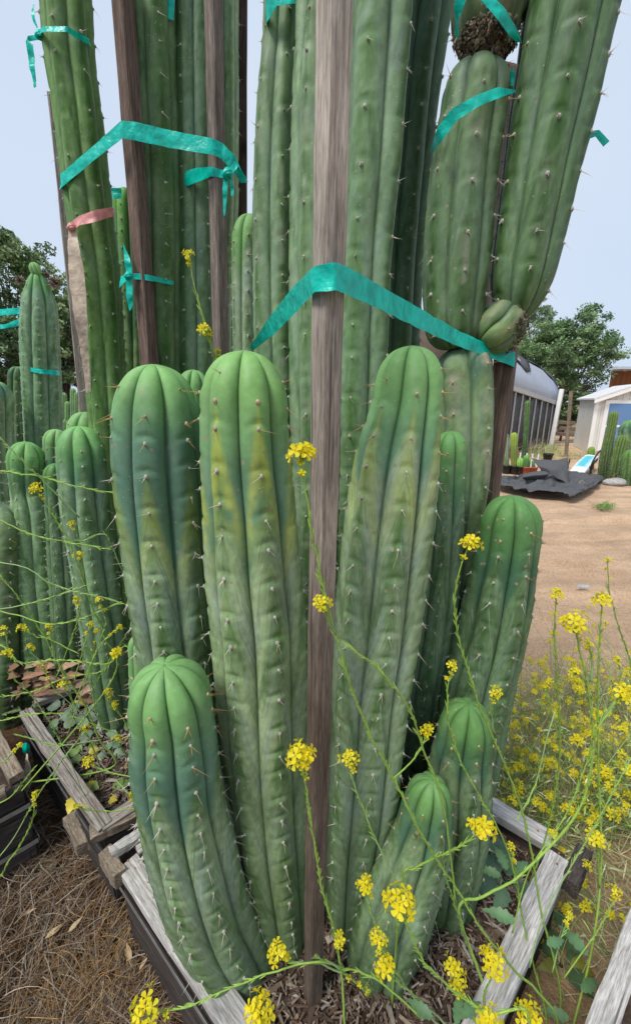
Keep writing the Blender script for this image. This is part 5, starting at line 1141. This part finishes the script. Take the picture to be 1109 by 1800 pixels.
cactus('leaning yellow green column at the right edge beside the shed door', [(1079, 722, 6), (1074, 750, 7.5), (1065, 795, 9), (1060, 838, 10)], GR, Y=(8.6, 8.6), ribs=12, seed=303, soil=0, tip=.9, blue=1.4, tint=(.60, .52, .34), groove=.28, **BK)
cactus('thick bright green column right of the leaning one', [(1096, 764, 10), (1090, 790, 11), (1081, 838, 12)], GR, Y=(8.4, 8.4), ribs=13, seed=305, soil=0, tip=.9, blue=1.4, tint=(.56, .52, .32), groove=.28, **BK)
cactus('blue green cactus cut by the right edge of the picture', [(1106, 738, 16), (1106, 780, 18), (1106, 838, 18)], GR, Y=(9.2, 9.2), ribs=8, seed=307, soil=0, tip=.1, blue=.2, tint=(.6, .7, .66), **BK)
cactus('short green column in front of the right edge clump', [(1108, 790, 12), (1106, 815, 13), (1103, 848, 13)], GR, Y=(8.0, 8.0), ribs=8, seed=309, soil=0, tip=.6, blue=1.0, tint=(.5, .54, .36), groove=.28, **BK)
cactus('small yellow green cactus behind the sack', [(1039, 785, 6), (1038, 800, 6), (1037, 815, 6)], GR, Y=(10, 10), ribs=8, seed=311, soil=0, tip=.9, blue=1.4, tint=(.9, .8, .35), **BK)
for i, (x, y, h_, l) in enumerate([(113, 690, 5, 'distant pale cactus nearest the bud topped one'), (119, 705, 5, 'distant cactus in the middle of the small far group'), (129, 682, 4.5, 'distant green cactus nearest the thin grey stake'), (134, 690, 4, 'distant cactus half behind the thin grey stake'), (117, 735, 7, 'low distant cactus at the front of the small far group')]):
    cactus(l, [(x, y, h_), (x, y + 40, h_), (x, 765, h_)], 'small cacti far behind on the left', Y=(5.2, 5.2), ribs=8, seed=320 + i, soil=0, tip=.3, blue=.5, **BK)
# weeds and tufts of the middle distance
rng = np.random.RandomState(44)
def tuft(label, px, py, rx, ry, n, cols, ln, seed, name='grass_tuft', z=0, flat=1.0, w=.004):
    g = np.random.RandomState(seed); blades(name, label, [G(px + g.normal(0, rx), py + g.normal(0, ry), z) for _ in range(n)], cols, M['straw'], seed, ln, w, flat, 'grass')
tuft('green grass tuft on the bare sand below the black cloth', 1060, 890, 9, 3, 260, [(.18, .30, .07), (.13, .24, .05)], (.06, .16), 1)
tuft('yellow green weeds along the foot of the greenhouse', 945, 795, 22, 6, 900, [(.36, .42, .14), (.28, .36, .10), (.46, .44, .22)], (.25, .7), 2, w=.008)
tuft('reddish dry weeds behind the potted cacti', 893, 800, 9, 3, 300, [(.30, .14, .10), (.36, .24, .16)], (.4, .95), 3, w=.008, flat=1.4)
tuft('grey dry weeds in front of the greenhouse wall', 935, 795, 6, 2, 150, [(.34, .26, .22), (.40, .34, .26)], (.5, 1.0), 4, w=.008, flat=1.4)
tuft('dry yellow grass at the foot of the shed', 1020, 803, 30, 4, 700, [(.46, .40, .22), (.38, .38, .16)], (.1, .3), 5, w=.006)
tuft('tan dry grass beside the hairy cacti', 1083, 845, 8, 3, 250, [(.46, .36, .18), (.36, .28, .14)], (.2, .5), 6, w=.006, flat=1.3)
# dried woolly flowers on the left cacti
def wool(root, px, py, Y, r, seed):
    g = np.random.RandomState(seed); mb = MB(); c = P(px, py, Y); r = r * pxm(py, Y)
    for i in range(420):
        d = nrm(g.normal(size=3) * (1.3, 1, .9)); L = r * g.uniform(.55, 1.15); s_ = nrm(np.cross(d, g.normal(size=3))) * r * .03
        mb.add([c + s_, c - s_, c + d * L * .6 + s_ * .8 + g.normal(0, r * .06, 3), c + d * L + g.normal(0, r * .1, 3)], [(0, 1, 2), (1, 3, 2)], np.array(((.40, .33, .26), (.22, .15, .11), (.5, .44, .36))[g.randint(3)]) * g.uniform(.6, 1.2))
    mb.build('dried_flower', M['wool'], root)
wool(lt, 36, 493, 2.36, 9, 1); wool(lt, 97, 496, 2.36, 12, 2); wool(lt, 82, 484, 2.38, 7, 3)
